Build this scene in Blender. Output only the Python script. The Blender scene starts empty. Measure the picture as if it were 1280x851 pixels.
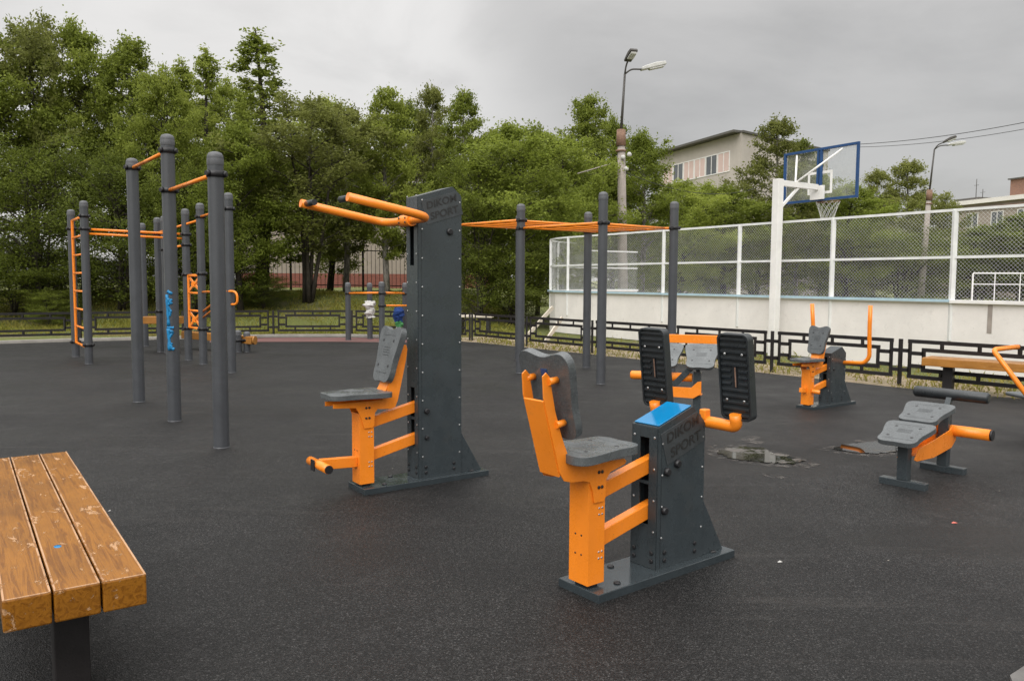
import bpy, math, random
import numpy as np
from mathutils import Vector, Matrix
random.seed(7); RNG = np.random.default_rng(7)
PI = math.pi; R = math.radians
scene = bpy.context.scene
COL = scene.collection

# ---------------------------------------------------------------- camera (measured from the photo)
FOC, CAMH, PITCH, ROLL = 1000.0, 1.45, R(4.3), R(0.3)
_r0 = Vector((1, 0, 0)); _f = Vector((0, math.cos(PITCH), -math.sin(PITCH))); _u0 = Vector((0, math.sin(PITCH), math.cos(PITCH)))
_r = _r0*math.cos(ROLL) + _u0*math.sin(ROLL); _u = _u0*math.cos(ROLL) - _r0*math.sin(ROLL)
CAM = Vector((0, 0, CAMH))
def ray(px, py): return _f + _r*((px-640)/FOC) + _u*((425.5-py)/FOC)
def gp(px, py, z=0.0):
    d = ray(px, py); t = (z-CAMH)/d.z; p = CAM + d*t; return Vector((p.x, p.y, z))
def at(px, py, Y):
    d = ray(px, py); return CAM + d*(Y/d.y)
def hz(g, py):
    """height above z=0 of picture row py over ground spot g"""
    lo, hi = -5.0, 40.0
    for _ in range(40):
        m = (lo+hi)/2; v = Vector((g.x, g.y, m)) - CAM; y = 425.5 - v.dot(_u)*FOC/v.dot(_f)
        if y > py: lo = m
        else: hi = m
    return (lo+hi)/2
cd = bpy.data.cameras.new('camera'); cam = bpy.data.objects.new('camera', cd); COL.objects.link(cam)
cd.sensor_width = 36; cd.lens = FOC/1280*36; cd.clip_start = 0.05; cd.clip_end = 2000
M = Matrix((( _r.x, _u.x, -_f.x, 0), (_r.y, _u.y, -_f.y, 0), (_r.z, _u.z, -_f.z, CAMH), (0, 0, 0, 1)))
cam.matrix_world = M
scene.camera = cam

# ---------------------------------------------------------------- materials
def nt(name):
    m = bpy.data.materials.new(name); m.use_nodes = True
    n = m.node_tree.nodes; l = m.node_tree.links
    return m, n, l, n['Principled BSDF']
def add(n, t, **kw):
    x = n.new(t)
    for k, v in kw.items(): setattr(x, k, v)
    return x
def noise(n, l, co, scale, detail=4, rough=.55):
    x = n.new('ShaderNodeTexNoise'); x.inputs['Scale'].default_value = scale
    x.inputs['Detail'].default_value = detail; x.inputs['Roughness'].default_value = rough
    l.new(co, x.inputs['Vector']); return x
def ramp(n, l, fac, stops):
    x = n.new('ShaderNodeValToRGB'); l.new(fac, x.inputs['Fac'])
    e = x.color_ramp.elements
    while len(e) < len(stops): e.new(0.5)
    for i, (p, c) in enumerate(stops):
        e[i].position = p; e[i].color = (*c, 1) if len(c) == 3 else c
    return x
def g3(v): return (v, v, v)
def mix(n, l, fac, a, b):
    x = n.new('ShaderNodeMix'); x.data_type = 'RGBA'
    if isinstance(fac, float): x.inputs[0].default_value = fac
    else: l.new(fac, x.inputs[0])
    for s, v in ((6, a), (7, b)):
        if isinstance(v, tuple): x.inputs[s].default_value = (*v, 1)
        else: l.new(v, x.inputs[s])
    return x.outputs[2]
def bump(n, l, h, dist, strength=1.0):
    b = n.new('ShaderNodeBump'); b.inputs['Distance'].default_value = dist; b.inputs['Strength'].default_value = strength
    l.new(h, b.inputs['Height']); return b
def paint(name, base, rough=.45, var=.25, scale=9., bscale=160., bd=.0006, wet=0., metallic=0., speck=0., grime=0.):
    """painted or moulded surface: mottled tone, fine grain, optional wet film"""
    m, n, l, p = nt(name); co = n.new('ShaderNodeTexCoord').outputs['Object']
    a = noise(n, l, co, scale, 6, .65)
    c = ramp(n, l, a.outputs['Fac'], [(.3, tuple(x*(1-var) for x in base)), (.7, tuple(min(1, x*(1+var)) for x in base))]).outputs['Color']
    if speck:
        s = noise(n, l, co, 330, 2, .5)
        sm = ramp(n, l, s.outputs['Fac'], [(.56, g3(0)), (.66, g3(1))]).outputs['Color']
        c = mix(n, l, sm, c, tuple(min(1, x*(1+speck)+.015*speck) for x in base))
    if grime:
        gm = noise(n, l, co, 7, 9, .75); c = mix(n, l, ramp(n, l, gm.outputs['Fac'], [(.56, g3(0)), (.74, g3(grime))]).outputs['Color'], c, (.10, .075, .05))
        ch = noise(n, l, co, 42, 4, .6); c = mix(n, l, ramp(n, l, ch.outputs['Fac'], [(.725, g3(0)), (.74, g3(.8))]).outputs['Color'], c, (.09, .06, .045))
    l.new(c, p.inputs['Base Color'])
    p.inputs['Metallic'].default_value = metallic
    w = noise(n, l, co, 5.5, 5, .7)
    if wet:
        rr = ramp(n, l, w.outputs['Fac'], [(.42, g3(rough)), (.58, g3(max(.06, rough-wet)))]).outputs['Color']
    else:
        rr = ramp(n, l, w.outputs['Fac'], [(.3, g3(max(.05, rough-.08))), (.7, g3(min(1, rough+.1)))]).outputs['Color']
    l.new(rr, p.inputs['Roughness'])
    f = noise(n, l, co, bscale, 3, .6)
    b = bump(n, l, f.outputs['Fac'], bd, .8); l.new(b.outputs['Normal'], p.inputs['Normal'])
    return m
MT = {}
MT['dark'] = paint('charcoal_paint', (.033, .042, .047), .42, .14, 6, 260, .0007, wet=.22, speck=.7, grime=.12)
MT['orange'] = paint('orange_paint', (.90, .255, .018), .38, .07, 7, 240, .0005, wet=.2, grime=.22)
MT['pad'] = paint('grey_pad_rubber', (.085, .094, .098), .5, .22, 12, 120, .0016, wet=.26, speck=.9)
MT['pad_wet'] = paint('wet_grey_pad_rubber', (.080, .088, .092), .46, .22, 12, 120, .0016, wet=.38, speck=.9)
MT['plate_wet'] = paint('wet_charcoal_plate', (.033, .042, .047), .20, .2, 8, 260, .0003, wet=.17, speck=.5)
MT['black_rubber'] = paint('black_rubber', (.022, .026, .029), .42, .3, 10, 150, .0014, wet=.16)
MT['post'] = paint('grey_post_paint', (.056, .060, .067), .5, .15, 4, 200, .0007, wet=.16, speck=.3)
MT['cap'] = paint('grey_cap_plastic', (.085, .088, .095), .55, .2, 14, 160, .0012, speck=.5)
MT['black'] = paint('black_plastic', (.012, .012, .014), .45, .2, 20, 90, .001)
MT['steel'] = paint('zinc_bolt', (.55, .55, .55), .35, .15, 30, 90, .0006, metallic=.9)
MT['spray'] = paint('blue_spray_paint', (.006, .20, .44), .5, .35, 25, 90, .0006)
MT['logo_plate'] = paint('logo_plate_grey', (.040, .046, .050), .45, .3, 14, 200, .0012, speck=.5)
MT['logo'] = paint('logo_recess', (.019, .019, .019), .5, .2, 20, 90, .0006)
MT['blue_gloss'] = paint('blue_gloss_panel', (.004, .17, .38), .07, .1, 5, 150, .0002)
MT['fence_black'] = paint('black_fence_paint', (.010, .008, .008), .5, .3, 5, 120, .0008)
MT['white_board'] = paint('white_board_paint', (.76, .73, .70), .5, .08, 1.6, 60, .0012, grime=.22)
MT['white_metal'] = paint('white_metal_paint', (.78, .77, .75), .45, .08, 3, 90, .0006)
MT['blue'] = paint('blue_frame_paint', (.010, .055, .17), .4, .15, 5, 90, .0006)
MT['paleblue'] = paint('pale_blue_trim', (.40, .55, .63), .4, .1, 5, 90, .0006)
MT['wire'] = paint('galvanised_wire', (.72, .73, .72), .5, .1, 5, 60, .0003)
MT['concrete'] = paint('weathered_concrete', (.33, .29, .26), .85, .25, 3, 40, .003)
MT['lamp_metal'] = paint('dark_lamp_metal', (.06, .055, .05), .5, .25, 6, 60, .0008)
MT['lamp_glass'] = paint('pale_lamp_cover', (.55, .55, .53), .3, .15, 6, 60, .0008)
MT['rust'] = paint('rusty_steel', (.22, .13, .09), .8, .35, 12, 60, .0018)
MT['pale_wood'] = paint('bare_pale_wood', (.58, .52, .44), .75, .2, 8, 60, .002)
MT['net'] = paint('white_net_cord', (.75, .75, .72), .7, .1, 20, 60, .001)
MT['wall_pale'] = paint('pale_render', (.30, .255, .215), .85, .2, .5, 12, .006)
MT['wall_grey'] = paint('grey_panel_render', (.46, .42, .38), .85, .15, .35, 10, .006)
MT['roof_dark'] = paint('dark_roof_edge', (.09, .085, .075), .7, .25, 1, 20, .004)
MT['glass'] = paint('window_glass', (.10, .11, .12), .08, .3, .6, 4, .0008)
MT['pink'] = paint('pale_pink_blind', (.62, .47, .43), .6, .08, .8, 20, .001)
MT['cable'] = paint('black_cable', (.03, .03, .03), .6, .1, 5, 60, .0004)
MT['blue_cloth'] = paint('blue_cloth', (.010, .040, .17), .9, .2, 20, 120, .002)
MT['green_cloth'] = paint('green_cloth', (.05, .22, .07), .8, .2, 20, 120, .002)
MT['white_cloth'] = paint('white_paper', (.52, .51, .49), .85, .2, 20, 120, .002)
MT['kerb'] = paint('kerb_concrete', (.30, .28, .265), .85, .2, 4, 60, .003)
MT['pavement'] = paint('grey_pavement', (.11, .105, .10), .85, .25, 4, 60, .003)
MT['red_scrap'] = paint('red_scrap', (.5, .12, .09), .6, .2, 30, 60, .001)

def brick(name, c1, c2, mortar, scale):
    m, n, l, p = nt(name); co = n.new('ShaderNodeTexCoord').outputs['Object']
    mp = n.new('ShaderNodeMapping'); mp.inputs['Rotation'].default_value = (PI/2, 0, 0); l.new(co, mp.inputs['Vector'])
    b = n.new('ShaderNodeTexBrick'); l.new(mp.outputs[0], b.inputs['Vector'])
    b.inputs['Color1'].default_value = (*c1, 1); b.inputs['Color2'].default_value = (*c2, 1); b.inputs['Mortar'].default_value = (*mortar, 1)
    b.inputs['Scale'].default_value = scale; b.inputs['Mortar Size'].default_value = .012
    l.new(b.outputs['Color'], p.inputs['Base Color']); p.inputs['Roughness'].default_value = .9
    return m
MT['brick'] = brick('red_brick', (.24, .075, .05), (.19, .06, .045), (.20, .15, .13), 3.5)
MT['brown_brick'] = brick('brown_brick', (.26, .14, .09), (.21, .11, .08), (.25, .2, .17), 2.5)

WETS = [(2.0, 6.45, .72, .62), (3.05, 6.7, .62, .5), (-3.2, 8.6, 1.5, .5), (2.6, 4.4, .8, .3)]
def rubber():
    m, n, l, p = nt('black_rubber_granules'); co = n.new('ShaderNodeTexCoord').outputs['Object']
    vo = n.new('ShaderNodeTexVoronoi'); vo.inputs['Scale'].default_value = 175; l.new(co, vo.inputs['Vector'])
    sv = n.new('ShaderNodeSeparateColor'); l.new(vo.outputs['Color'], sv.inputs[0])
    base = ramp(n, l, sv.outputs[0], [(0, (.002, .002, .002)), (.4, (.0060, .0059, .0060)), (.75, (.0165, .0160, .0160)), (.95, (.036, .0348, .0345)), (1., (.068, .066, .065))]).outputs['Color']
    big = noise(n, l, co, .55, 6, .62)
    bigc = ramp(n, l, big.outputs['Fac'], [(.30, g3(.55)), (.5, g3(.86)), (.68, g3(1.3))]).outputs['Color']
    x = n.new('ShaderNodeMix'); x.data_type = 'RGBA'; x.blend_type = 'MULTIPLY'; x.inputs[0].default_value = 1
    l.new(base, x.inputs[6]); l.new(bigc, x.inputs[7])
    dust = noise(n, l, co, 2.6, 8, .7)
    dm = ramp(n, l, dust.outputs['Fac'], [(.58, g3(0)), (.80, g3(.26))]).outputs['Color']
    c = mix(n, l, dm, x.outputs[2], (.085, .081, .079))
    wet = None
    for (cx, cy, rx, ry) in WETS:
        mp = n.new('ShaderNodeMapping'); mp.inputs['Location'].default_value = (-cx/rx, -cy/ry, 0); mp.inputs['Scale'].default_value = (1/rx, 1/ry, 0); l.new(co, mp.inputs['Vector'])
        ln = n.new('ShaderNodeVectorMath'); ln.operation = 'LENGTH'; l.new(mp.outputs[0], ln.inputs[0])
        nn = noise(n, l, co, 4.5, 5, .65); ad = n.new('ShaderNodeMath'); ad.operation = 'MULTIPLY_ADD'; l.new(nn.outputs['Fac'], ad.inputs[0]); ad.inputs[1].default_value = .9; l.new(ln.outputs['Value'], ad.inputs[2])
        k_ = ramp(n, l, ad.outputs[0], [(1.0, g3(1)), (1.0, g3(1))]); k_.color_ramp.elements[0].position = .0
        mr = n.new('ShaderNodeMapRange'); mr.interpolation_type = 'SMOOTHSTEP'; l.new(ad.outputs[0], mr.inputs['Value']); mr.inputs['From Min'].default_value = 1.1; mr.inputs['From Max'].default_value = 1.6; mr.inputs['To Min'].default_value = 1; mr.inputs['To Max'].default_value = 0
        n.remove(k_)
        if wet is None: wet = mr.outputs[0]
        else:
            mm = n.new('ShaderNodeMath'); mm.operation = 'MAXIMUM'; l.new(wet, mm.inputs[0]); l.new(mr.outputs[0], mm.inputs[1]); wet = mm.outputs[0]
    wf = n.new('ShaderNodeMath'); wf.operation = 'MULTIPLY'; l.new(wet, wf.inputs[0]); wf.inputs[1].default_value = .6
    c = mix(n, l, wf.outputs[0], c, (.006, .0055, .005))
    st = noise(n, l, co, 1.0, 4, .6); mps = n.new('ShaderNodeMapping'); mps.inputs['Rotation'].default_value = (0, 0, .5); mps.inputs['Scale'].default_value = (.5, 5.5, 1); l.new(co, mps.inputs['Vector']); l.new(mps.outputs[0], st.inputs['Vector'])
    sk = ramp(n, l, st.outputs['Fac'], [(.60, g3(0)), (.74, g3(.30))]).outputs['Color']
    c = mix(n, l, sk, c, (.055, .050, .047))
    cr = n.new('ShaderNodeTexVoronoi'); cr.inputs['Scale'].default_value = 5.5; cr.inputs['Randomness'].default_value = 1; l.new(co, cr.inputs['Vector'])
    c2_ = n.new('ShaderNodeMath'); c2_.operation = 'LESS_THAN'; l.new(cr.outputs['Distance'], c2_.inputs[0]); c2_.inputs[1].default_value = .028
    sc_ = n.new('ShaderNodeSeparateColor'); l.new(cr.outputs['Color'], sc_.inputs[0]); gt = n.new('ShaderNodeMath'); gt.operation = 'GREATER_THAN'; l.new(sc_.outputs[0], gt.inputs[0]); gt.inputs[1].default_value = .72
    m3 = n.new('ShaderNodeMath'); m3.operation = 'MULTIPLY'; l.new(c2_.outputs[0], m3.inputs[0]); l.new(gt.outputs[0], m3.inputs[1])
    c = mix(n, l, m3.outputs[0], c, (.30, .27, .23))
    l.new(c, p.inputs['Base Color'])
    w = noise(n, l, co, .8, 6, .66)
    rr = ramp(n, l, w.outputs['Fac'], [(.36, g3(.42)), (.62, g3(.66))]).outputs['Color']
    l.new(rr, p.inputs['Roughness'])
    p.inputs['Specular IOR Level'].default_value = .27
    b = bump(n, l, vo.outputs['Distance'], .004, .8); l.new(b.outputs['Normal'], p.inputs['Normal'])
    return m
MT['rubber'] = rubber()
def red_rubber():
    m, n, l, p = nt('red_rubber_granules'); co = n.new('ShaderNodeTexCoord').outputs['Object']
    g = noise(n, l, co, 90, 3, .7); big = noise(n, l, co, 1.1, 5, .6)
    a = ramp(n, l, g.outputs['Fac'], [(.3, (.09, .035, .032)), (.7, (.19, .085, .078))]).outputs['Color']
    c = mix(n, l, ramp(n, l, big.outputs['Fac'], [(.45, g3(0)), (.7, g3(.6))]).outputs['Color'], a, (.075, .06, .058))
    l.new(c, p.inputs['Base Color']); p.inputs['Roughness'].default_value = .65
    b = bump(n, l, g.outputs['Fac'], .003); l.new(b.outputs['Normal'], p.inputs['Normal'])
    return m
MT['red_rubber'] = red_rubber()
def soil():
    m, n, l, p = nt('grassy_soil'); co = n.new('ShaderNodeTexCoord').outputs['Object']
    a = noise(n, l, co, .8, 8, .68); f = noise(n, l, co, 26, 5, .7)
    green = ramp(n, l, f.outputs['Fac'], [(.3, (.06, .075, .016)), (.55, (.145, .165, .036)), (.75, (.24, .22, .075))]).outputs['Color']
    sand = ramp(n, l, f.outputs['Fac'], [(.3, (.10, .078, .05)), (.55, (.22, .17, .115)), (.75, (.33, .27, .19))]).outputs['Color']
    k = ramp(n, l, a.outputs['Fac'], [(.52, g3(0)), (.68, g3(1))]).outputs['Color']
    l.new(mix(n, l, k, green, sand), p.inputs['Base Color']); p.inputs['Roughness'].default_value = .95
    b = bump(n, l, f.outputs['Fac'], .05); l.new(b.outputs['Normal'], p.inputs['Normal'])
    return m
MT['soil'] = soil()
def sand():
    m, n, l, p = nt('sandy_gravel'); co = n.new('ShaderNodeTexCoord').outputs['Object']
    a = noise(n, l, co, 1.6, 7, .7); f = noise(n, l, co, 55, 5, .75)
    c = ramp(n, l, f.outputs['Fac'], [(.28, (.14, .105, .07)), (.5, (.30, .235, .155)), (.72, (.46, .38, .28))]).outputs['Color']
    gr = ramp(n, l, f.outputs['Fac'], [(.3, (.05, .055, .016)), (.7, (.16, .15, .05))]).outputs['Color']
    k = ramp(n, l, a.outputs['Fac'], [(.5, g3(0)), (.64, g3(.8))]).outputs['Color']
    l.new(mix(n, l, k, c, gr), p.inputs['Base Color']); p.inputs['Roughness'].default_value = .95
    b = bump(n, l, f.outputs['Fac'], .02); l.new(b.outputs['Normal'], p.inputs['Normal'])
    return m
MT['sand'] = sand()
def water():
    m, n, l, p = nt('puddle_water'); co = n.new('ShaderNodeTexCoord').outputs['Object']
    a = noise(n, l, co, 3.2, 5, .6)
    k = ramp(n, l, a.outputs['Fac'], [(.54, g3(0)), (.60, g3(1))]).outputs['Color']
    f = noise(n, l, co, 90, 3, .7)
    silt = ramp(n, l, f.outputs['Fac'], [(.3, (.04, .036, .033)), (.7, (.16, .145, .13))]).outputs['Color']
    l.new(mix(n, l, k, (.008, .008, .006), silt), p.inputs['Base Color'])
    l.new(ramp(n, l, k, [(0, g3(.025)), (1, g3(.55))]).outputs['Color'], p.inputs['Roughness'])
    p.inputs['IOR'].default_value = 1.33
    return m
MT['water'] = water()
def silt():
    m, n, l, p = nt('silt_stain'); co = n.new('ShaderNodeTexCoord').outputs['Object']
    f = noise(n, l, co, 120, 3, .7); a = noise(n, l, co, 7, 7, .75)
    l.new(ramp(n, l, f.outputs['Fac'], [(.3, (.035, .032, .03)), (.72, (.19, .17, .15))]).outputs['Color'], p.inputs['Base Color'])
    p.inputs['Roughness'].default_value = .7
    l.new(ramp(n, l, a.outputs['Fac'], [(.48, g3(0)), (.66, g3(.8))]).outputs['Color'], p.inputs['Alpha'])
    return m
MT['silt'] = silt()
def wood(name, c1, c2, worn, wornamt):
    m, n, l, p = nt(name); co = n.new('ShaderNodeTexCoord').outputs['Object']
    mp = n.new('ShaderNodeMapping'); mp.inputs['Scale'].default_value = (1.6, 26, 26); l.new(co, mp.inputs['Vector'])
    a = noise(n, l, mp.outputs[0], 1.6, 6, .6); a.inputs['Distortion'].default_value = .7
    c = ramp(n, l, a.outputs['Fac'], [(.3, c1), (.5, c2), (.62, c1), (.75, c2)]).outputs['Color']
    mp2 = n.new('ShaderNodeMapping'); mp2.inputs['Scale'].default_value = (.8, 2.0, 2.0); l.new(co, mp2.inputs['Vector'])
    w = noise(n, l, mp2.outputs[0], 8.5, 9, .72); w.inputs['Distortion'].default_value = .5
    k = ramp(n, l, w.outputs['Fac'], [(wornamt, g3(0)), (wornamt+.018, g3(.85))]).outputs['Color']
    blot = noise(n, l, co, 3., 4, .6)
    c = mix(n, l, ramp(n, l, blot.outputs['Fac'], [(.4, g3(0)), (.7, g3(.45))]).outputs['Color'], c, tuple(x*.45 for x in c1))
    l.new(mix(n, l, k, c, worn), p.inputs['Base Color'])
    l.new(ramp(n, l, k, [(0, g3(.36)), (1, g3(.6))]).outputs['Color'], p.inputs['Roughness'])
    p.inputs['Specular IOR Level'].default_value = .35
    b = bump(n, l, a.outputs['Fac'], .0016); b2 = n.new('ShaderNodeBump'); b2.inputs['Distance'].default_value = .0012; b2.invert = True
    l.new(k, b2.inputs['Height']); l.new(b.outputs['Normal'], b2.inputs['Normal']); l.new(b2.outputs['Normal'], p.inputs['Normal'])
    return m
MT['wood'] = wood('varnished_timber', (.165, .058, .004), (.285, .112, .010), (.44, .255, .13), .59)
MT['woodedge'] = wood('worn_timber_edge', (.40, .22, .11), (.50, .30, .17), (.25, .10, .02), .55)
MT['wood2'] = wood('orange_timber', (.33, .14, .028), (.44, .20, .045), (.55, .33, .18), .66)
def bark(name, c1, c2, sc=6):
    m, n, l, p = nt(name); co = n.new('ShaderNodeTexCoord').outputs['Object']
    mp = n.new('ShaderNodeMapping'); mp.inputs['Scale'].default_value = (4, 4, 1); l.new(co, mp.inputs['Vector'])
    a = noise(n, l, mp.outputs[0], sc, 6, .7)
    l.new(ramp(n, l, a.outputs['Fac'], [(.35, c1), (.65, c2)]).outputs['Color'], p.inputs['Base Color'])
    p.inputs['Roughness'].default_value = .9
    b = bump(n, l, a.outputs['Fac'], .02); l.new(b.outputs['Normal'], p.inputs['Normal'])
    return m
MT['bark'] = bark('dark_bark', (.022, .018, .013), (.07, .058, .045))
MT['birch'] = bark('birch_bark', (.05, .045, .04), (.40, .37, .33), 3)
def leafmat(name, cols):
    m, n, l, p = nt(name); co = n.new('ShaderNodeTexCoord').outputs['Object']
    oi = n.new('ShaderNodeObjectInfo')
    a = noise(n, l, co, 1.1, 3, .6); f = noise(n, l, co, 23, 2, .6)
    s = n.new('ShaderNodeMath'); s.operation = 'MULTIPLY_ADD'; l.new(f.outputs['Fac'], s.inputs[0]); s.inputs[1].default_value = .55
    s2 = n.new('ShaderNodeMath'); s2.operation = 'MULTIPLY_ADD'; l.new(a.outputs['Fac'], s2.inputs[0]); s2.inputs[1].default_value = .5; s2.inputs[2].default_value = -.02
    l.new(s2.outputs[0], s.inputs[2])
    s3 = n.new('ShaderNodeMath'); s3.operation = 'MULTIPLY_ADD'; l.new(oi.outputs['Random'], s3.inputs[0]); s3.inputs[1].default_value = .16; s3.inputs[2].default_value = -.08
    s4 = n.new('ShaderNodeMath'); l.new(s.outputs[0], s4.inputs[0]); l.new(s3.outputs[0], s4.inputs[1])
    c = ramp(n, l, s4.outputs[0], [(.33, cols[0]), (.5, cols[1]), (.68, cols[2])]).outputs['Color']
    l.new(c, p.inputs['Base Color']); p.inputs['Roughness'].default_value = .55
    p.inputs['Specular IOR Level'].default_value = .14
    tr = n.new('ShaderNodeBsdfTranslucent'); l.new(c, tr.inputs['Color'])
    mx = n.new('ShaderNodeMixShader'); mx.inputs[0].default_value = .5
    l.new(p.outputs[0], mx.inputs[1]); l.new(tr.outputs[0], mx.inputs[2])
    l.new(mx.outputs[0], n['Material Output'].inputs['Surface'])
    return m
MT['leaf'] = leafmat('green_leaves', [(0.064, 0.082, 0.012), (0.184, 0.226, 0.037), (0.339, 0.384, 0.077)])
MT['leaf_light'] = leafmat('light_green_leaves', [(0.095, 0.119, 0.017), (0.240, 0.294, 0.048), (0.410, 0.457, 0.096)])
MT['leaf_dark'] = leafmat('dark_green_leaves', [(0.046, 0.059, 0.010), (0.128, 0.162, 0.028), (0.238, 0.276, 0.057)])
MT['leaf_olive'] = leafmat('olive_leaves', [(0.081, 0.088, 0.022), (0.192, 0.211, 0.053), (0.327, 0.348, 0.103)])
MT['grass'] = leafmat('grass_blades', [(.12, .14, .02), (.27, .27, .05), (.42, .36, .12)])
MT['dry'] = leafmat('dry_grass_blades', [(.20, .18, .05), (.33, .28, .11), (.46, .38, .21)])
def acrylic():
    m, n, l, p = nt('clear_acrylic'); co = n.new('ShaderNodeTexCoord').outputs['Object']
    a = noise(n, l, co, 3, 5, .7)
    tr = n.new('ShaderNodeBsdfTransparent'); tr.inputs['Color'].default_value = (.95, .96, .96, 1)
    p.inputs['Base Color'].default_value = (.6, .6, .58, 1); p.inputs['Roughness'].default_value = .12
    mx = n.new('ShaderNodeMixShader'); l.new(ramp(n, l, a.outputs['Fac'], [(.3, g3(.05)), (.75, g3(.20))]).outputs['Color'], mx.inputs[0])
    l.new(tr.outputs[0], mx.inputs[1]); l.new(p.outputs[0], mx.inputs[2]); l.new(mx.outputs[0], n['Material Output'].inputs['Surface'])
    return m
MT['acrylic'] = acrylic()

# ---------------------------------------------------------------- mesh builder
class MB:
    def __init__(s): s.v = []; s.f = []; s.m = []; s.sm = []
    def _add(s, vs, fs, mi=0, smooth=False):
        o = len(s.v); s.v += [tuple(v) for v in vs]
        for f in fs: s.f.append([o+i for i in f]); s.m.append(mi); s.sm.append(smooth)
        return s
    def box(s, x0, x1, y0, y1, z0, z1, mi=0, M=None):
        vs = [Vector(p) for p in ((x0,y0,z0),(x1,y0,z0),(x1,y1,z0),(x0,y1,z0),(x0,y0,z1),(x1,y0,z1),(x1,y1,z1),(x0,y1,z1))]
        if M is not None: vs = [M @ v for v in vs]
        return s._add(vs, [(0,3,2,1),(4,5,6,7),(0,1,5,4),(1,2,6,5),(2,3,7,6),(3,0,4,7)], mi)
    def bar(s, p0, p1, w, h, mi=0, up=Vector((0, 0, 1))):
        """box section between two points; h along up, w across"""
        p0 = Vector(p0); p1 = Vector(p1); d = (p1-p0); L = d.length; d.normalize()
        if abs(d.dot(up)) > .98: up = Vector((0, 1, 0))
        a = d.cross(up).normalized(); b = a.cross(d).normalized()
        M = Matrix(((d.x, a.x, b.x, p0.x), (d.y, a.y, b.y, p0.y), (d.z, a.z, b.z, p0.z), (0, 0, 0, 1)))
        return s.box(0, L, -w/2, w/2, -h/2, h/2, mi, M)
    def prism(s, prof, y0, y1, mi=0, M=None):
        """profile of (x,z) pairs extruded along y"""
        n = len(prof); ar = sum(prof[i][0]*prof[(i+1) % n][1]-prof[(i+1) % n][0]*prof[i][1] for i in range(n))
        if ar < 0: prof = prof[::-1]
        vs = [Vector((x, y0, z)) for x, z in prof] + [Vector((x, y1, z)) for x, z in prof]
        if M is not None: vs = [M @ v for v in vs]
        fs = [tuple(range(n)), tuple(range(2*n-1, n-1, -1))] + [(i, n+i, n+(i+1) % n, (i+1) % n) for i in range(n)]
        return s._add(vs, fs, mi)
    def tube(s, pts, r, seg=12, mi=0, caps=True, smooth=True):
        pts = [Vector(p) for p in pts]; n = len(pts)
        rs = r if isinstance(r, (list, tuple)) else [r]*n
        t0 = (pts[1]-pts[0]).normalized(); ref = Vector((0, 0, 1)) if abs(t0.z) < .9 else Vector((1, 0, 0))
        a = t0.cross(ref).normalized(); vs = []
        for i, p in enumerate(pts):
            t = ((pts[min(i+1, n-1)]-pts[i]).normalized() + (pts[i]-pts[max(i-1, 0)]).normalized()).normalized()
            a = (a - t*a.dot(t)).normalized(); b = t.cross(a)
            for k in range(seg):
                th = 2*PI*k/seg; vs.append(p + (a*math.cos(th)+b*math.sin(th))*rs[i])
        fs = []
        for i in range(n-1):
            for k in range(seg):
                k2 = (k+1) % seg; fs.append((i*seg+k, i*seg+k2, (i+1)*seg+k2, (i+1)*seg+k))
        s._add(vs, fs, mi, smooth)
        if caps:
            o = len(s.v)-len(vs)
            s.f.append([o+k for k in range(seg)][::-1]); s.m.append(mi); s.sm.append(False)
            s.f.append([o+(n-1)*seg+k for k in range(seg)]); s.m.append(mi); s.sm.append(False)
        return s
    def lathe(s, c, prof, seg=16, mi=0, axis='z'):
        c = Vector(c); vs = []; n = len(prof)
        for r, h in prof:
            for k in range(seg):
                th = 2*PI*k/seg; x, y = r*math.cos(th), r*math.sin(th)
                vs.append(c + (Vector((x, y, h)) if axis == 'z' else Vector((x, h, y)) if axis == 'y' else Vector((h, x, y))))
        fs = []
        for i in range(n-1):
            for k in range(seg):
                k2 = (k+1) % seg; q = (i*seg+k, i*seg+k2, (i+1)*seg+k2, (i+1)*seg+k)
                fs.append(q[::-1] if axis == 'y' else q)
        return s._add(vs, fs, mi, True)
    def bolt(s, p, n, r=.008, h=.006, mi=0):
        p = Vector(p); n = Vector(n).normalized()
        return s.tube([p, p+n*h*.6, p+n*h], [r, r, r*.55], 8, mi)
    def build(s, name, mats, parent=None, bevel=0., seg=2):
        me = bpy.data.meshes.new(name); me.from_pydata(s.v, [], s.f)
        mats = mats if isinstance(mats, (list, tuple)) else [mats]
        for m in mats: me.materials.append(MT[m] if isinstance(m, str) else m)
        me.polygons.foreach_set('material_index', s.m); me.polygons.foreach_set('use_smooth', s.sm); me.update()
        o = bpy.data.objects.new(name, me); COL.objects.link(o)
        if parent: o.parent = parent
        if bevel:
            b = o.modifiers.new('edge', 'BEVEL'); b.width = bevel; b.segments = seg; b.limit_method = 'ANGLE'; b.angle_limit = R(40); b.harden_normals = False
        return o
def arc(pts, r, k=6):
    """round the corners of a polyline"""
    pts = [Vector(p) for p in pts]; out = [pts[0]]
    for i in range(1, len(pts)-1):
        a, b, c = pts[i-1], pts[i], pts[i+1]
        q = min(r, (a-b).length*.49, (c-b).length*.49)
        p0 = b+(a-b).normalized()*q; p1 = b+(c-b).normalized()*q
        for j in range(k+1):
            t = j/k; out.append(p0*(1-t)**2 + b*2*t*(1-t) + p1*t*t)
    out.append(pts[-1]); return out
def tag(o, label, cat, group=None, kind=None):
    o['label'] = label; o['category'] = cat
    if group: o['group'] = group
    if kind: o['kind'] = kind
    return o
def thing(name, label, cat, loc=(0, 0, 0), rz=0., group=None):
    o = bpy.data.objects.new(name, None); COL.objects.link(o); o.empty_display_size = .2
    o.location = loc; o.rotation_euler = (0, 0, rz)
    return tag(o, label, cat, group)
def struct(o, kind='structure'): o['kind'] = kind; return o
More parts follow.
